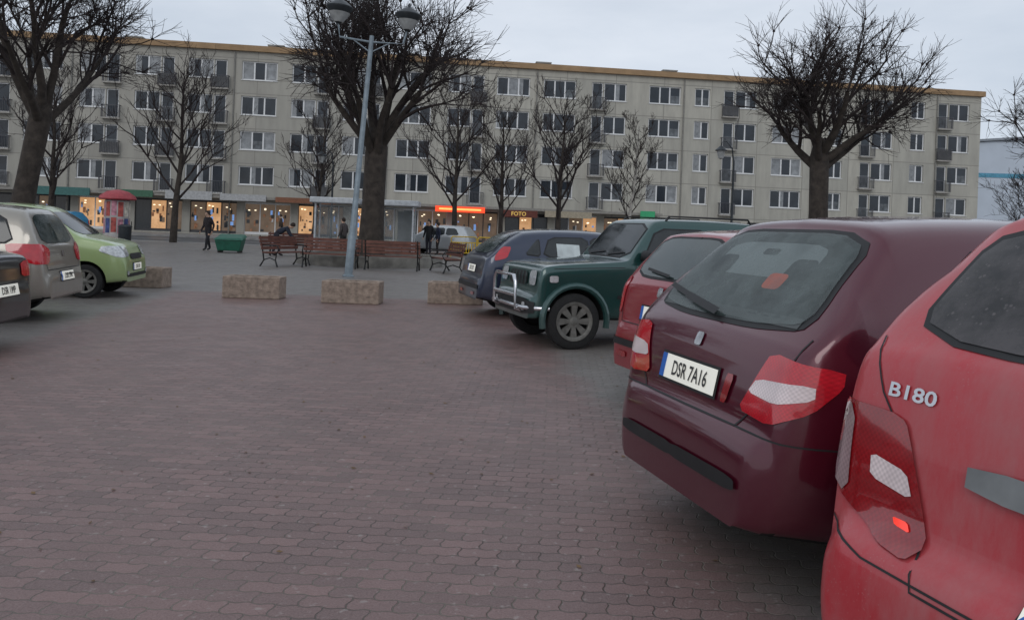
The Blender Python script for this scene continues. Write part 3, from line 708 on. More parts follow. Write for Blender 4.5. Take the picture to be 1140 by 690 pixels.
def winmesh(w,h,n,gl):
    mb=MB(); y=.12
    t=.085; mb.box(-w/2,w/2,y,y+.08,0,t,0); mb.box(-w/2,w/2,y,y+.08,h-t,h,0); mb.box(-w/2,-w/2+t,y,y+.08,t,h-t,0); mb.box(w/2-t,w/2,y,y+.08,t,h-t,0)
    iw=(w-2*t)/n
    for i in range(n):
        x0=-w/2+t+i*iw
        if i: mb.box(x0-.055,x0+.055,y,y+.08,t,h-t,0)
        a=x0+(.055 if i else 0); b=x0+iw-(.055 if i<n-1 else 0)
        g=gl[i%len(gl)]; zc=t+(h-2*t)*(.5 if g!=3 else 1)
        if g in (0,3): mb.quad((a,y+.05,t),(b,y+.05,t),(b,y+.05,h-t),(a,y+.05,h-t),1 if g==0 else 4)
        elif g==1: mb.quad((a,y+.05,t),(b,y+.05,t),(b,y+.05,h-t),(a,y+.05,h-t),2)
        elif g==2: mb.quad((a,y+.05,t),(b,y+.05,t),(b,y+.05,zc),(a,y+.05,zc),3); mb.quad((a,y+.05,zc),(b,y+.05,zc),(b,y+.05,h-t),(a,y+.05,h-t),1)
        else: m_=(b-a)*.4; mb.quad((a,y+.05,t),(a+m_,y+.05,t),(a+m_,y+.05,h-t),(a,y+.05,h-t),2); mb.quad((a+m_,y+.05,t),(b,y+.05,t),(b,y+.05,h-t),(a+m_,y+.05,h-t),1)
    mb.box(-w/2-.05,w/2+.05,-.06,y-.005,-.04,-.004,0)
    o=mb.ob('window',[white,wg,cur,cur2,lit]); me=o.data; bpy.data.objects.remove(o); return me
var={'w':[winmesh(2.7,1.47,3,g) for g in ((0,4,0),(1,0,1),(0,1,4),(2,2,0),(1,2,1),(0,0,2),(4,0,0),(0,0,0))],
 's':[winmesh(1.3,1.47,2,g) for g in ((0,0),(1,0),(2,2))],'m':[winmesh(1.9,1.47,2,g) for g in ((0,0),(1,0),(0,2),(4,1),(0,4))],
 'd':[winmesh(.93,2.22,1,g) for g in ((0,),(2,),(0,))]}
random.shuffle(wins)
wins.sort(key=lambda a:(0 if abs(a[0])<45 else 1)+(0 if a[2]!='d' else .5))
rest=MB()
for i,(x,z,t) in enumerate(wins):
    me=random.choice(var[t])
    if i<100:
        o=bpy.data.objects.new('window' if t!='d' else 'balcony_door',me); col.objects.link(o); o.parent=be; o.location=(x,0,z)
    else:
        k=len(rest.v)
        for v in me.vertices: rest.v.append((v.co.x+x,v.co.y,v.co.z+z))
        for p in me.polygons: rest.f.append(tuple(q+k for q in p.vertices)); rest.m.append(p.material_index)
o=rest.ob('window',[white,wg,cur,cur2,lit],be); o['kind']='stuff'
def balc(w,dp,panel):
    mb=MB(); a=w/2; mb.box(-a,a,-dp,-.004,-.08,.03,0)
    mb.box(-a,a,-dp,-dp+.04,.95,1.0,1)
    for s in (-1,1): mb.box(s*(a-.02)-.02,s*(a-.02)+.02,-dp+.04,-.01,.95,1.0,1)
    n=int(w/.12)
    for i in range(n+1):
        x=-a+.02+(w-.04)*i/n; mb.box(x-.014,x+.014,-dp+.01,-dp+.035,.03,.95,1)
    m_=max(1,int(dp/.14))
    for s in (-1,1):
        for i in range(m_): y=-dp+.1+i*.14; mb.box(s*(a-.02)-.012,s*(a-.02)+.012,y,y+.025,.03,.95,1)
    if panel: mb.box(-a+.06,a-.06,-dp+.05,-dp+.062,.10,.9,2)
    o=mb.ob('balcony',[concrete,rail,railp]); me=o.data; bpy.data.objects.remove(o); return me
bs=[balc(1.35,.42,0),balc(1.35,.42,1),balc(1.35,.42,0)]
for x,z,X in bals:
    o=bpy.data.objects.new('balcony',random.choice(bs)); col.objects.link(o); o.parent=be; o.location=(x,0,z)
for X in (-50,-34.0,-22.1,-10.2,1.6,13.9,25.2,36.4):
    x=BX(X); mb=MB(); mb.tube([(Vector((x,-.07,.2)),.06),(Vector((x,-.07,14.4)),.06)],6); mb.ob('drain_pipe',[M('pipe_grey',(.22,.21,.19),.6)],be)
mb=MB(); mb.box(xl,BX(12),-1.5,-.004,2.95,3.15); mb.ob('canopy',[M('canopy_concrete',(.26,.245,.22),.8)],be)
slit=M('shop_warm',(.45,.3,.18),.3,0,.8,1.5,emit=(1,.52,.22),es=.42); slit2=M('shop_dim',(.14,.11,.09),.2,0,.5,1.2,emit=(1,.6,.3),es=.06); sdark=M('shop_dark_glass',(.03,.035,.04),.08,ior=1.5)
sblue=M('shop_poster_blue',(.1,.25,.5),.4,0,.3,3,emit=(.3,.5,1),es=.4); goods=M('shop_goods',(.20,.09,.06),.6,0,.8,6,emit=(1,.45,.15),es=.08)
lamp_in=M('shop_ceiling_lamp',(.9,.8,.6),.5,emit=(1,.85,.6),es=1.8)
rnd=random.Random(3)
for i,x in enumerate(shops):
    mb=MB(); y=.12
    mb.box(x,x+3.5,y,y+.06,.25,.45,0); mb.box(x,x+3.5,y,y+.06,2.62,2.75,0)
    for k in range(4): xx=x+k*3.5/3; mb.box(max(x,xx-.04),min(x+3.5,xx+.04),y,y+.06,.45,2.62,0)
    for k in range(3):
        a=x+.04+k*3.5/3; b_=x+(k+1)*3.5/3-.04
        r_=rnd.random(); m=1 if r_<.15 else 2 if r_<.55 else 3
        if -27<x<-10: m=1 if r_<.40 else 2 if r_<.80 else 3
        if x<-34: m=rnd.choice((3,3,2))
        mb.quad((a,y+.04,.45),(b_,y+.04,.45),(b_,y+.04,2.62),(a,y+.04,2.62),m)
        if m<3:
            for q in range(rnd.randint(6,12)):
                gx=a+rnd.random()*(b_-a-.25); gz=.45+rnd.random()*1.5
                mb.box(gx,gx+.08+rnd.random()*.16,y+.01,y+.03,gz,gz+.10+rnd.random()*.4,rnd.choice((4,3,2,3,4,3,5,0)))
            for q in range(2):
                gx=a+.1+rnd.random()*.6; gz=2.1+rnd.random()*.3; mb.box(gx,gx+.14,y+.008,y+.028,gz,gz+.06,6)
    mb.ob('shopfront',[grey if i%3 else white,slit,slit2,sdark,goods,sblue,lamp_in],be)
def sign(x0,x1,z0,z1,bg,txt=None,tm=None,y=-1.56,ts=.6):
    mb=MB(); mb.box(x0,x1,y-.1,y,z0,z1); o=mb.ob('shop_sign',[bg],be)
    if txt:
        vs,fs=text_mesh(txt,(z1-z0)*ts); t=MB(); t.v=[((x0+x1)/2+a,y-.106,(z0+z1)/2+b) for a,b in vs]; t.f=fs; t.m=[0]*len(fs); t.ob('sign_text',[tm],o)
    return o
sw=M('sign_white',(.38,.38,.38),.5); sred=M('sign_red_lit',(.6,.05,.02),.4,emit=(1,.08,.02),es=.9)
sign(-26.6,-23.2,2.75,3.4,sw); sign(-30.2,-27.5,2.8,3.3,M('sign_green',(.04,.12,.07),.5)); sign(-22.6,-19.2,2.8,3.3,sw)
sign(-18.5,-14,2.8,3.2,M('sign_brown',(.2,.08,.04),.5))
o=sign(-6.3,-2.4,2.6,3.05,sred); mb=MB(); mb.box(-6.0,-2.7,-1.674,-1.662,2.76,2.90); mb.ob('sign_stripe',[M('sign_orange_lit',(.8,.4,.1),.4,emit=(1,.45,.12),es=1.1)],o)
sign(-1.2,1.8,2.4,2.95,M('sign_dark',(.12,.03,.02),.5),'FOTO',M('sign_letters',(.5,.35,.08),.5,emit=(1,.6,.15),es=.3)); sign(2.4,6.2,2.5,3.0,M('sign_cream',(.35,.3,.22),.5)); sign(10.2,11.4,2.6,3.3,M('sign_green_b',(.03,.25,.12),.5,emit=(.1,.8,.3),es=.08))
sign(-36,-32,2.7,3.3,M('sign_teal',(.04,.13,.12),.5))
# far white hall
fe=top('white_hall','tall white plastered building with a blue stripe and sloping roof','building',(66,92,0),R(-6))
mb=MB(); ww=M('white_render',(.52,.57,.64),.8,0,.06,.5); bl=M('blue_stripe',(.10,.30,.42),.7)
mb.v=[(-14,0,0),(20,0,0),(20,0,16.5),(-14,0,13.5),(-14,25,0),(20,25,0),(20,25,16.5),(-14,25,13.5)]
mb.f=[(0,1,2,3),(1,5,6,2),(3,2,6,7),(4,0,3,7),(5,4,7,6)]; mb.m=[0]*5
mb.ob('wall',[ww],fe)
mb=MB(); mb.box(-14.05,20,-.06,-.004,9.6,10.1); mb.ob('facade_stripe',[bl],fe)
mb=MB(); mb.v=[(-14.3,-.3,13.52),(20.3,-.3,16.55),(20.3,25,16.55),(-14.3,25,13.52),(-14.3,-.3,13.8),(20.3,-.3,16.8),(20.3,25,16.8),(-14.3,25,13.8)]
mb.f=[(0,1,5,4),(4,5,6,7),(0,4,7,3),(1,2,6,5)]; mb.m=[0]*4; mb.ob('roof',[M('hall_roof',(.25,.27,.3),.7)],fe)

# ------------------------------------------------------------ trees
bark=M('bark_dark',(.045,.036,.030),.95,0,.4,5,bump=.8); twig=M('twig_dark',(.030,.022,.021),.9,0,.3,3); birch=M('birch_bark',(.35,.33,.30),.9,0,.5,6)
def rv(r): return Vector((r.uniform(-1,1),r.uniform(-1,1),r.uniform(-1,1)))
def limb(mb,r,p,d,l,r0,r1,segs,wob,up,n):
    path=[(p.copy(),r0)]
    for i in range(segs):
        d=(d+rv(r)*wob+Vector((0,0,up))).normalized(); p=p+d*(l/segs); t=(i+1)/segs
        path.append((p.copy(),r0*(1-t)+r1*t))
    mb.tube(path,n,0,cap=False); return path,d
def twigs(mb,r,p,axis,k,ln,r0=.014):
    for _ in range(k):
        d=(axis*.9+rv(r)*1.0+Vector((0,0,.15))).normalized(); l=ln*r.uniform(.5,1.2)
        path,_d=limb(mb,r,p,d,l,r0,.006,3,.25,.06,3)
        for q in range(2):
            a=path[r.randint(1,2)][0]; limb(mb,r,a,(d+rv(r)*.8).normalized(),l*.5,.009,.005,2,.2,.05,3)
def pollard(label,loc,rz,seed,h0=3.6,tr=.48,spread=3.2,reach=3.4,lean=(0,0),limbs=7,k=9,tl=1.0,flat=(.45,1.15),upv=(.7,1.2)):
    r=random.Random(seed); e=top('pollarded_tree',label,'tree',loc,rz,'big pollarded trees')
    t=MB(); cmb=MB()
    base=[(Vector((0,0,-.1)),tr*1.45),(Vector((0,0,.25)),tr*1.15),(Vector((lean[0]*.15,lean[1]*.15,1.0)),tr*.95),(Vector((lean[0]*.5,lean[1]*.5,h0*.55)),tr*.84),(Vector((lean[0],lean[1],h0)),tr*.86),(Vector((lean[0]*1.1,lean[1]*1.1,h0+.7)),tr*.45)]
    t.tube(base,14)
    tp=Vector((lean[0],lean[1],h0))
    for i in range(limbs):
        a=2*math.pi*(i+r.uniform(-.25,.25))/limbs; out=r.uniform(*flat) if i else .1
        d=Vector((math.cos(a)*out,math.sin(a)*out,r.uniform(*upv))).normalized()
        l=reach*r.uniform(.8,1.1)
        path,dd=limb(t,r,tp+Vector((math.cos(a),math.sin(a),0))*tr*.3+Vector((0,0,r.uniform(-.6,.4))),d,l,tr*r.uniform(.32,.46),tr*.18,5,.14,.01,8)
        subs=[]
        for s in range(6):
            q=path[r.randint(2,5)] if s>1 else path[-1]
            aa=r.uniform(0,6.28); d2=(dd*1.0+Vector((math.cos(aa),math.sin(aa),.2))*.7).normalized()
            p2,d3=limb(cmb,r,q[0],d2,spread*r.uniform(.35,.78),q[1]*.58,.035,4,.20,.03,6); subs.append((p2,d3))
            for u in range(4):
                q3=p2[r.randint(1,4)]; d4=(d3+rv(r)*.9).normalized()
                p4,d5=limb(cmb,r,q3[0],d4,r.uniform(.5,1.4),q3[1]*.55,.02,3,.25,.05,5); subs.append((p4,d5))
        for pth,dx in subs:
            e_=pth[-1]; cmb.lathe([(.01,-.05),(.05,-.03),(.06,.02),(.02,.06)],5,0,Matrix.Translation(e_[0]))
            twigs(cmb,r,e_[0],dx,k,tl)
            for q in pth[1:-1]:
                if r.random()<.45: twigs(cmb,r,q[0],dx,2,tl*.6,.010)
    t.ob('trunk',[bark],e,True,sharp=80); cmb.ob('crown',[twig],e); return e
def young(label,loc,seed,h=10,tr=.17,spread=.5,bm=bark,name='young_tree',dens=1.):
    r=random.Random(seed); e=top(name,label,'tree',loc,r.uniform(0,6),'bare street trees'); t=MB(); c_=MB()
    path,_=limb(t,r,Vector((0,0,-.05)),Vector((0,0,1)),h*.93,tr,.03,9,.06,.1,8)
    def sub(p,d,l,rad,dep):
        pa,dd=limb(c_,r,p,d,l,rad,max(.007,rad*.35),3,.15,.10,4 if dep<2 else 3)
        if dep<3:
            for _ in range([5,4,4][dep]):
                q=pa[r.randint(1,3)]; sub(q[0],(dd*.9+rv(r)*.75+Vector((0,0,.15))).normalized(),l*r.uniform(.4,.62),max(.009,rad*.5),dep+1)
    n=int(17*dens)
    for i in range(n):
        z=h*(.24+.66*i/n); k=min(8,max(0,int(z/(h*.93)*9))); f=z/(h*.93)*9-k
        p=path[k][0].lerp(path[k+1][0],min(1,f)); a=i*2.4+r.uniform(-.4,.4)
        d=Vector((math.cos(a),math.sin(a),r.uniform(.7,1.3))).normalized()
        sub(p,d,h*.36*(1-.62*(z/h))*r.uniform(.8,1.2)*spread*2,tr*.42*(1-.6*z/h),0)
    t.ob('trunk',[bm],e,True,sharp=80); c_.ob('crown',[twig],e); return e
pollard('thick dark bare pollarded tree beside the parked cars',(-15.9,25.5,0),.4,11,h0=4.6,tr=.38,reach=3.5,lean=(.6,0),limbs=6,spread=3.6,k=7,tl=1.2)
pollard('large bare pollarded tree in a round bed behind the lamp post',(-5.05,28.6,0),1.2,5,h0=4.2,tr=.47,reach=3.1,lean=(.15,0),limbs=8,spread=3.4,k=6,flat=(.5,1.15),upv=(.8,1.3),tl=1.2)
pollard('large bare pollarded tree with knobbly branch ends',(12.5,32.5,0),2.0,9,h0=4.9,tr=.44,reach=2.8,lean=(.1,0),limbs=8,spread=3.2,k=6,flat=(.7,1.4),upv=(.5,1.1),tl=1.2)
pollard('bare pollarded tree near the white hall',(24.6,35,0),.3,13,h0=3.6,tr=.3,reach=2.4,limbs=6,spread=2.8,k=6)
young('slender bare street tree in front of the shops',(-18.6,43.8,0),1,h=9.6,tr=.22,spread=.62)
young('slender bare street tree in front of the shops',(-25.5,44,0),2,h=8.6,tr=.2,spread=.6)
young('slender bare street tree in front of the shops',(-11.0,44.2,0),3,h=7.9,tr=.15,spread=.5)
young('slender bare street tree in front of the shops',(-3.2,44,0),4,h=8.9,tr=.18,spread=.55)
young('slender bare street tree in front of the shops',(-.6,43.8,0),15,h=8.2,tr=.16,spread=.5)
young('slender bare street tree in front of the shops',(2.4,42,0),6,h=8.4,tr=.18,spread=.62)
young('thin bare birch tree with pale bark',(6.4,44,0),7,h=8.0,tr=.11,spread=.4,bm=birch,name='birch_tree')
young('low bare bush beside the white hall',(30.2,46,0),18,h=5.0,tr=.10,spread=.8,name='bare_bush',dens=1.4)

# ------------------------------------------------------------ street furniture
pole=M('lamp_pole_grey',(.20,.24,.27),.5,.2); lampb=M('lamp_head_dark',(.03,.035,.04),.4,.3); conc=M('planter_concrete',(.29,.225,.18),.9,0,.35,12,bump=.6)
e=top('street_lamp','tall grey double-arm street lamp, slightly leaning','street lamp',(-4.35,21.4,0)); e.rotation_euler=(0,R(3.4),R(4))
mb=MB(); mb.tube([(Vector((0,0,0)),.11),(Vector((0,0,1.1)),.11),(Vector((0,0,1.15)),.08),(Vector((0,0,6.5)),.06)],12)
mb.lathe([(.16,0),(.16,.04),(.12,.06)],12); mb.ob('post',[pole],e,True)
mb=MB(); mb.tube([(Vector((-.92,0,6.75)),.025),(Vector((-.85,0,6.38)),.028),(Vector((0,0,6.33)),.03),(Vector((.85,0,6.38)),.028),(Vector((.92,0,6.75)),.025)],8)
mb.tube([(Vector((-.5,0,6.36)),.018),(Vector((0,0,6.05)),.018)],6); mb.tube([(Vector((.5,0,6.36)),.018),(Vector((0,0,6.05)),.018)],6); mb.ob('arm',[pole],e,True)
for s in (-.92,.92):
    mb=MB(); mb.lathe([(.05,6.72),(.13,6.80),(.26,7.02),(.36,7.14),(.36,7.18),(.26,7.26),(.14,7.34),(.05,7.38),(.03,7.48)],20,0,Matrix.Translation((s,0,0)))
    mb.ob('lamp_head',[lampb],e,True)
    mb=MB(); mb.lathe([(.12,6.80),(.27,7.02),(.29,7.05)],16,0,Matrix.Translation((s,0,-.035))); mb.ob('lamp_glass',[M('lamp_glass',(.35,.36,.36),.3)],e,True)
def lantern(x,y,h,lab):
    e=top('street_lamp',lab,'street lamp',(x,y,0)); mb=MB()
    mb.lathe([(.14,0),(.14,.3),(.07,.5),(.05,h-1)],10); mb.tube([(Vector((0,0,h-1.1)),.04),(Vector((-.1,0,h-.4)),.035),(Vector((-.4,0,h-.05)),.03),(Vector((-.62,0,h-.1)),.03),(Vector((-.66,0,h-.3)),.03)],8); mb.ob('post',[lampb],e,True)
    mb=MB(); mb.lathe([(.02,h-.25),(.10,h-.32),(.30,h-.50),(.30,h-.53)],12,0,Matrix.Translation((-.66,0,0))); mb.ob('lamp_shade',[lampb],e,True)
    mb=MB(); mb.lathe([(.22,h-.53),(.13,h-.90),(.04,h-.95)],8,0,Matrix.Translation((-.66,0,0))); mb.ob('lamp_glass',[MC['lamp_glass']],e,True)
lantern(11.0,40,6.3,'old-style black curved lantern lamp'); lantern(-10.0,44,5.6,'old-style black curved lantern lamp near the shelter')
def planter():
    e=top('planter','low rectangular exposed-aggregate concrete planter','planter',(0,0,0),0,'planters closing the aisle')
    mb=MB(); a,b,h=.52,.24,.40
    mb.box(-a,a,-b,-b+.07,.0,h); mb.box(-a,a,b-.07,b,.0,h); mb.box(-a,-a+.07,-b+.07,b-.07,.0,h); mb.box(a-.07,a,-b+.07,b-.07,.0,h); 
    bevel(mb.ob('tub',[conc],e),.015)
    mb=MB(); r=random.Random(4)
    nx,ny=14,6; X0,Y0=-a+.08,-b+.08
    pts=[[(X0+i*(2*a-.16)/nx,Y0+j*(2*b-.16)/ny,h-.07+r.uniform(-.02,.02)) for i in range(nx+1)] for j in range(ny+1)]
    for j in range(ny):
        for i in range(nx): mb.quad(pts[j][i],pts[j][i+1],pts[j+1][i+1],pts[j+1][i])
    mb.ob('soil',[M('soil',(.05,.04,.03),.95)],e); return e
p0=planter(); p0.location=(-4.72,14.75,0); p0.rotation_euler=(0,0,R(1))
copytree(p0,(-2.85,14.5,0),R(-1)); copytree(p0,(-1.02,15.15,0),R(2)); copytree(p0,(-7.45,16.1,0),R(0))
wood=M('bench_wood',(.13,.05,.035),.6,0,.35,6); iron=M('cast_iron',(.02,.02,.02),.5,.3)
def bench():
    e=top('park_bench','park bench with brown wooden slats and black cast-iron ends','bench',(0,0,0),0,'benches around the tree')
    mb=MB()
    for i in range(5): y=-.25+i*.1; mb.box(-.9,.9,y,y+.085,.42,.455)
    mb.ob('seat',[wood],e)
    mb=MB()
    for i in range(4):
        z=.52+i*.105; y=.25+i*.035; mb.box(-.9,.9,y,y+.03,z,z+.09)
    mb.ob('backrest',[wood],e)
    for s in (-.82,.82):
        mb=MB(); V=lambda y,z,x=s:Vector((x,y,z))
        mb.tube([(V(-.30,0),.03),(V(-.22,.2),.025),(V(-.26,.41),.025),(V(.26,.41),.025),(V(.30,.6),.022),(V(.40,.95),.02)],6)
        mb.tube([(V(.36,0),.03),(V(.22,.2),.025),(V(.26,.41),.025)],6)
        mb.tube([(V(-.26,.41),.02),(V(-.34,.55),.02),(V(-.26,.66),.02),(V(.30,.66),.02)],6)
        mb.tube([(V(-.22,.2),.018),(V(0,.27),.018),(V(.22,.2),.018)],6)
        mb.ob('leg',[iron],e,True)
    return e
b0=bench(); b0.location=(-5.7,25.2,0); b0.rotation_euler=(0,0,R(4))
copytree(b0,(-3.75,25.3,0),R(180)); copytree(b0,(-7.15,25.4,0),R(68)); copytree(b0,(-2.05,25.2,0),R(-70)); copytree(b0,(-9.0,32.6,0),R(20))
e=top('tree_bed','round low concrete kerb bed around the large tree','tree bed',(-5.05,28.6,0))
mb=MB(); n=40
for i in range(n):
    t0,t1=2*math.pi*i/n,2*math.pi*(i+1)/n
    def P_(r,t,z): return (r*math.cos(t),r*math.sin(t),z)
    mb.quad(P_(2.6,t0,0),P_(2.6,t1,0),P_(2.6,t1,.35),P_(2.6,t0,.35)); mb.quad(P_(2.6,t0,.35),P_(2.6,t1,.35),P_(2.35,t1,.35),P_(2.35,t0,.35)); mb.quad(P_(2.35,t1,.2),P_(2.35,t0,.2),P_(2.35,t0,.35),P_(2.35,t1,.35))
mb.ob('kerb_ring',[M('bed_concrete',(.2,.19,.17),.9,0,.3,3)],e)
mb=MB(); mb.lathe([(2.36,.0),(2.36,.24),(1.2,.30),(.3,.34)],30); mb.ob('soil',[MC['soil']],e)
# shelter
gl=M('shelter_glass',(.35,.40,.42),.08,0,.3,1.5,alpha=.35); wsh=M('shelter_white',(.5,.52,.54),.5)
def shelter(label,x,y,rz,hw):
    e=top('bus_shelter',label,'shelter',(x,y,0),rz)
    for px in (-hw+.1,hw-.1):
        for y in (-.6,.6): mb=MB(); mb.box(px-.04,px+.04,y-.04,y+.04,0,2.35); mb.ob('post',[wsh],e)
    mb=MB(); mb.box(-hw-.15,hw+.15,-.85,.85,2.352,2.62); bevel(mb.ob('roof',[wsh],e),.04)
    mb=MB(); mb.box(-hw+.16,hw-.16,.59,.60,.3,2.2); mb.ob('glass_panel',[gl],e)
    for px in (-hw+.1,hw-.1): mb=MB(); mb.box(px-.006,px+.006,-.55,.55,.3,2.2); mb.ob('glass_panel',[gl],e)
    mb=MB(); mb.box(-hw+.16,hw-.16,.56,.62,.22,.29); mb.box(-hw+.16,hw-.16,.56,.62,2.22,2.28); mb.box(-.03,.03,.56,.62,.29,2.22); mb.ob('glazing_frame',[wsh],e)
    mb=MB(); mb.box(-hw+.3,hw-.3,.1,.5,.42,.47); mb.box(-.5,-.45,.25,.3,0,.42); mb.box(.45,.5,.25,.3,0,.42); mb.ob('seat',[wood],e)
    return e
shelter('glazed bus shelter with white flat roof',-8.5,38.5,R(3),1.0)
e=shelter('glazed bus shelter with grey side panel and white flat roof',-5.9,39.3,R(2),1.15)
mb=MB(); mb.box(.2,1.0,.50,.54,.5,2.1); mb.ob('display_panel',[M('kiosk_grey',(.20,.22,.23),.5,0,.15,2)],e)
# advertising column
e=top('advertising_column','round poster column with a red mushroom cap','advertising column',(-19.6,39.5,0))
mb=MB(); mb.lathe([(.66,0),(.66,.25),(.6,.28)],24); mb.ob('plinth',[MC['bed_concrete']],e,True)
mb=MB(); mb.lathe([(.58,.281),(.58,2.1),(.5,2.14)],28); mb.ob('drum',[M('drum_pale',(.4,.38,.37),.8,0,.3,3)],e,True)
mb=MB(); mb.lathe([(.82,2.14),(.86,2.20),(.80,2.34),(.5,2.55),(.15,2.64),(.02,2.66)],28); mb.ob('cap',[M('cap_red',(.34,.05,.06),.5)],e,True)
pc=[M('poster_%s'%k,c_,.6,0,.5,5) for k,c_ in (('red',(.35,.07,.06)),('cream',(.55,.50,.42)),('navy',(.05,.07,.2)),('pink',(.45,.2,.25)),('whiteish',(.55,.55,.52)))]
r=random.Random(8)
for k in range(12):
    a0=k*R(30); z0=.4+r.uniform(0,.15)
    for zz in (z0,z0+.82):
        mb=MB(); w=R(24); hh=.72
        for q in range(4):
            t0=a0+w*q/4;t1=a0+w*(q+1)/4; mb.quad((.588*math.cos(t0),.588*math.sin(t0),zz),(.588*math.cos(t1),.588*math.sin(t1),zz),(.588*math.cos(t1),.588*math.sin(t1),zz+hh),(.588*math.cos(t0),.588*math.sin(t0),zz+hh))
        mb.ob('poster',[r.choice(pc)],e)
e=top('litter_bin','black cylindrical litter bin','bin',(-18.6,38.3,0)); mb=MB(); mb.lathe([(.24,0),(.28,.1),(.30,.8),(.32,.82),(.32,.86),(.2,.95)],16); mb.ob('tub',[lampb],e,True)
mb=MB(); mb.tube([(Vector((-.3,0,.86)),.02),(Vector((-.3,0,1.1)),.02),(Vector((.3,0,1.1)),.02),(Vector((.3,0,.86)),.02)],6); mb.ob('handle',[iron],e)
e=top('dumpster','green grit container with sloping lid','container',(-11.85,33.6,0),R(5)); mb=MB()
gm=M('container_green',(.015,.11,.07),.5); mb.v=[(-.45,-.32,.08),(.45,-.32,.08),(.45,.32,.08),(-.45,.32,.08),(-.55,-.4,.52),(.55,-.4,.52),(.55,.4,.62),(-.55,.4,.62)]
mb.f=[(3,2,1,0),(0,1,5,4),(1,2,6,5),(2,3,7,6),(3,0,4,7),(4,5,6,7)]; mb.m=[0]*6; bevel(mb.ob('tub',[gm],e),.03)
mb=MB(); mb.v=[(-.6,-.46,.525),(.6,-.46,.525),(.6,.44,.66),(-.6,.44,.66),(-.5,-.36,.62),(.5,-.36,.62),(.5,.36,.78),(-.5,.36,.78)]; mb.f=[(3,2,1,0),(0,1,5,4),(1,2,6,5),(2,3,7,6),(3,0,4,7),(4,5,6,7)]; mb.m=[0]*6; bevel(mb.ob('lid',[gm],e),.03)
for x in (-.4,.4): mb=MB(); mb.box(x-.04,x+.04,-.3,.3,0,.08); mb.ob('foot',[iron],e)
ye=M('barrier_yellow',(.65,.42,.02),.5)
def barrier():
    e=top('barrier','yellow tubular street safety barrier','barrier',(0,0,0),0,'yellow barriers'); mb=MB()
    mb.tube([(Vector((-.62,0,0)),.03),(Vector((-.62,0,.9)),.03),(Vector((-.55,0,.98)),.03),(Vector((.55,0,.98)),.03),(Vector((.62,0,.9)),.03),(Vector((.62,0,0)),.03)],8)
    for z in (.2,.7): mb.tube([(Vector((-.62,0,z)),.025),(Vector((.62,0,z)),.025)],6)
    mb.ob('frame',[ye],e,True); mb=MB()
    for i in range(9): x=-.5+i*.125; mb.box(x-.02,x+.02,-.012,.012,.2,.7)
    mb.ob('bars',[ye],e); return e
q=barrier(); q.location=(-2.3,38.6,0); copytree(q,(-1.0,38.6,0),0); copytree(q,(.3,38.6,0),0); copytree(q,(1.6,38.6,0),0)

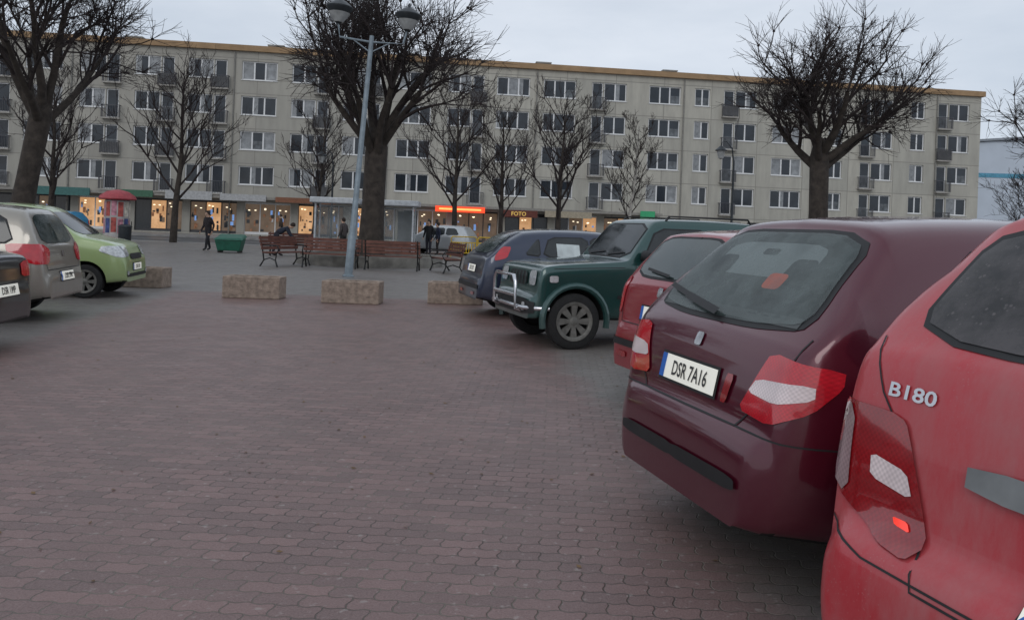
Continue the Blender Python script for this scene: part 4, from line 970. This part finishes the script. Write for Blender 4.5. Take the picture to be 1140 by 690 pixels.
# ------------------------------------------------------------ people
skin=M('skin',(.45,.28,.2),.6)
def person(label,loc,heading,pose='stand',jacket=(.02,.02,.025),trou=(.02,.02,.03),hairc=(.03,.02,.015),h=1.72):
    e=top('person',label,'person',loc,heading); S=h/1.76
    J={};E=[];N=[];Rr=[];K=[]
    def add(n,p,r,k,par=None):
        J[n]=len(N); N.append(Vector(p)); Rr.append(r); K.append(k)
        if par: E.append((J[par],J[n]))
    bend={'stand':R(3),'walk':R(6),'bend':R(62)}[pose]; step={'stand':.04,'walk':.20,'bend':.12}[pose]
    def up(p):
        v=Vector(p)-Vector((0,0,.95)); v=Matrix.Rotation(bend,3,'Y')@v; return v+Vector((0,0,.95))
    add('pel',(0,0,.95),.15,1); add('sp',up((0,0,1.15)),.15,1,'pel'); add('ch',up((0,0,1.36)),.165,1,'sp')
    add('nk',up((.01,0,1.50)),.055,0,'ch'); add('hd',up((.03,0,1.60)),.08,0,'nk'); add('hd2',up((.03,0,1.68)),.088,0,'hd'); add('tp',up((.01,0,1.745)),.05,0,'hd2'); add('nose',up((.125,0,1.62)),.014,0,'hd')
    for s,n in ((1,'l'),(-1,'r')):
        st=step*s
        add(n+'hip',(0,.095*s,.90),.11,2,'pel'); add(n+'kn',(st*.55+.04,.10*s,.49),.075,2,n+'hip'); add(n+'an',(st,.10*s,.09),.052,2,n+'kn'); add(n+'toe',(st+.16,.11*s,.04),.04,3,n+'an')
        add(n+'sh',up((0,.19*s,1.42)),.075,1,'ch')
        if pose=='bend': el,wr=(.52,.22*s,.95),(.66,.16*s,.75)
        else: el,wr=up((-.04-st*.3,.25*s,1.13)),up((.10-st*.5,.26*s,.90))
        add(n+'el',el,.058,1,n+'sh'); add(n+'wr',wr,.036,1,n+'el'); d=(Vector(wr)-Vector(el)).normalized()
        pm=Vector(wr)+d*.07; add(n+'pm',pm,.03,0,n+'wr')
        for f in range(5):
            o_=(f-2)*.016; a=pm+Vector((o_,0,0))+d*(.035 if f else .0); l=[.045,.065,.07,.065,.05][f]
            add(n+'f%d'%f,a+Vector((.02 if f==0 else 0,-.01*s,0)),.009,0,n+'pm'); add(n+'g%d'%f,a+d*l+Vector((.02 if f==0 else 0,-.02*s,0)),.007,0,n+'f%d'%f)
    me=bpy.data.meshes.new('body'); me.from_pydata([tuple(v*S) for v in N],E,[]); o=bpy.data.objects.new('body',me); col.objects.link(o)
    md=o.modifiers.new('s','SKIN'); md.use_smooth_shade=True
    for i,v in enumerate(me.skin_vertices[0].data): v.radius=(Rr[i]*S,)*2; v.use_root=(i==0)
    sb=o.modifiers.new('ss','SUBSURF'); sb.levels=1
    dg=bpy.context.evaluated_depsgraph_get(); m2=bpy.data.meshes.new_from_object(o.evaluated_get(dg)); o.modifiers.clear(); o.data=m2; o.parent=e
    for m in (skin,M('jacket_'+str(jacket),jacket,.85),M('trousers_'+str(trou),trou,.85),M('shoes',(.015,.012,.01),.6)): m2.materials.append(m)
    for p in m2.polygons:
        c_=p.center; i=min(range(len(N)),key=lambda k:(c_-N[k]*S).length-Rr[k]*.8); p.material_index=K[i]
    mb=MB(); C=up((.005,0,1.69))*S; T=Matrix.Translation(C)@Matrix.Rotation(bend,4,'Y')
    mb.lathe([(.06,-.10),(.088,-.05),(.098,0),(.085,.055),(.05,.09),(.01,.1)],12,0,T@Matrix.Translation((-.015,0,0))); mb.ob('hair',[M('hair_'+str(hairc),hairc,.8)],e,True)
    return e
person('person in dark coat walking across the square',(-13.25,34.8,0),R(240),'walk',(.025,.02,.022),(.02,.02,.025))
person('person in dark clothes bending over a bench',(-9.45,32.0,0),R(10),'bend',(.02,.025,.04),(.02,.02,.03))
person('person in black jacket standing beside a companion',(-4.15,40,0),R(250),'stand',(.015,.015,.018),(.02,.02,.03))
person('person in dark blue jacket standing beside a companion',(-3.7,40.1,0),R(200),'stand',(.02,.025,.05),(.025,.02,.02),h=1.62)
person('person in grey coat waiting near the shelter',(-7.7,36.5,0),R(150),'stand',(.06,.05,.05),(.02,.02,.02),h=1.65)
person('person in brown coat walking by the shops',(-16.5,57.0,.12),R(180),'walk',(.06,.04,.03),(.02,.02,.02))

# ------------------------------------------------------------ world, light, camera
w=bpy.data.worlds.new('World'); scene.world=w; w.use_nodes=True; n=w.node_tree
bg=n.nodes['Background']
sky=n.nodes.new('ShaderNodeTexSky'); sky.sky_type='NISHITA'; sky.sun_disc=False; sky.sun_elevation=R(28); sky.sun_rotation=R(200)
tc=n.nodes.new('ShaderNodeTexCoord').outputs['Generated']
mp=n.nodes.new('ShaderNodeMapping'); mp.inputs['Scale'].default_value=(1,1,3.2); L(n,tc,mp.inputs[0])
f=maprange(n,noise(n,mp.outputs[0],2.4,6,.55),.3,.72)
cl=mixc(n,f,(.57,.64,.74),(.80,.85,.93))
sk=mixc(n,1.0,sky.outputs[0],(.07,.07,.07),'MULTIPLY')
L(n,mixc(n,.88,sk,cl),bg.inputs['Color']); bg.inputs['Strength'].default_value=1.04
sd=bpy.data.lights.new('sun','SUN'); sd.energy=.5; sd.angle=R(25); sd.color=(1,.98,.95)
so=bpy.data.objects.new('sun',sd); col.objects.link(so)
dv=Vector((.25,1,-.62)); so.rotation_euler=dv.to_track_quat('-Z','Y').to_euler()
cd=bpy.data.cameras.new('camera'); cd.lens=28; cd.sensor_width=36; cd.shift_y=-.079; cd.clip_end=2000; cd.clip_start=.05
co=bpy.data.objects.new('camera',cd); col.objects.link(co); co.matrix_world=Matrix.Translation((0,0,1.45))@Matrix.Rotation(R(90),4,'X')@Matrix.Rotation(R(2.2),4,'Z')
scene.camera=co
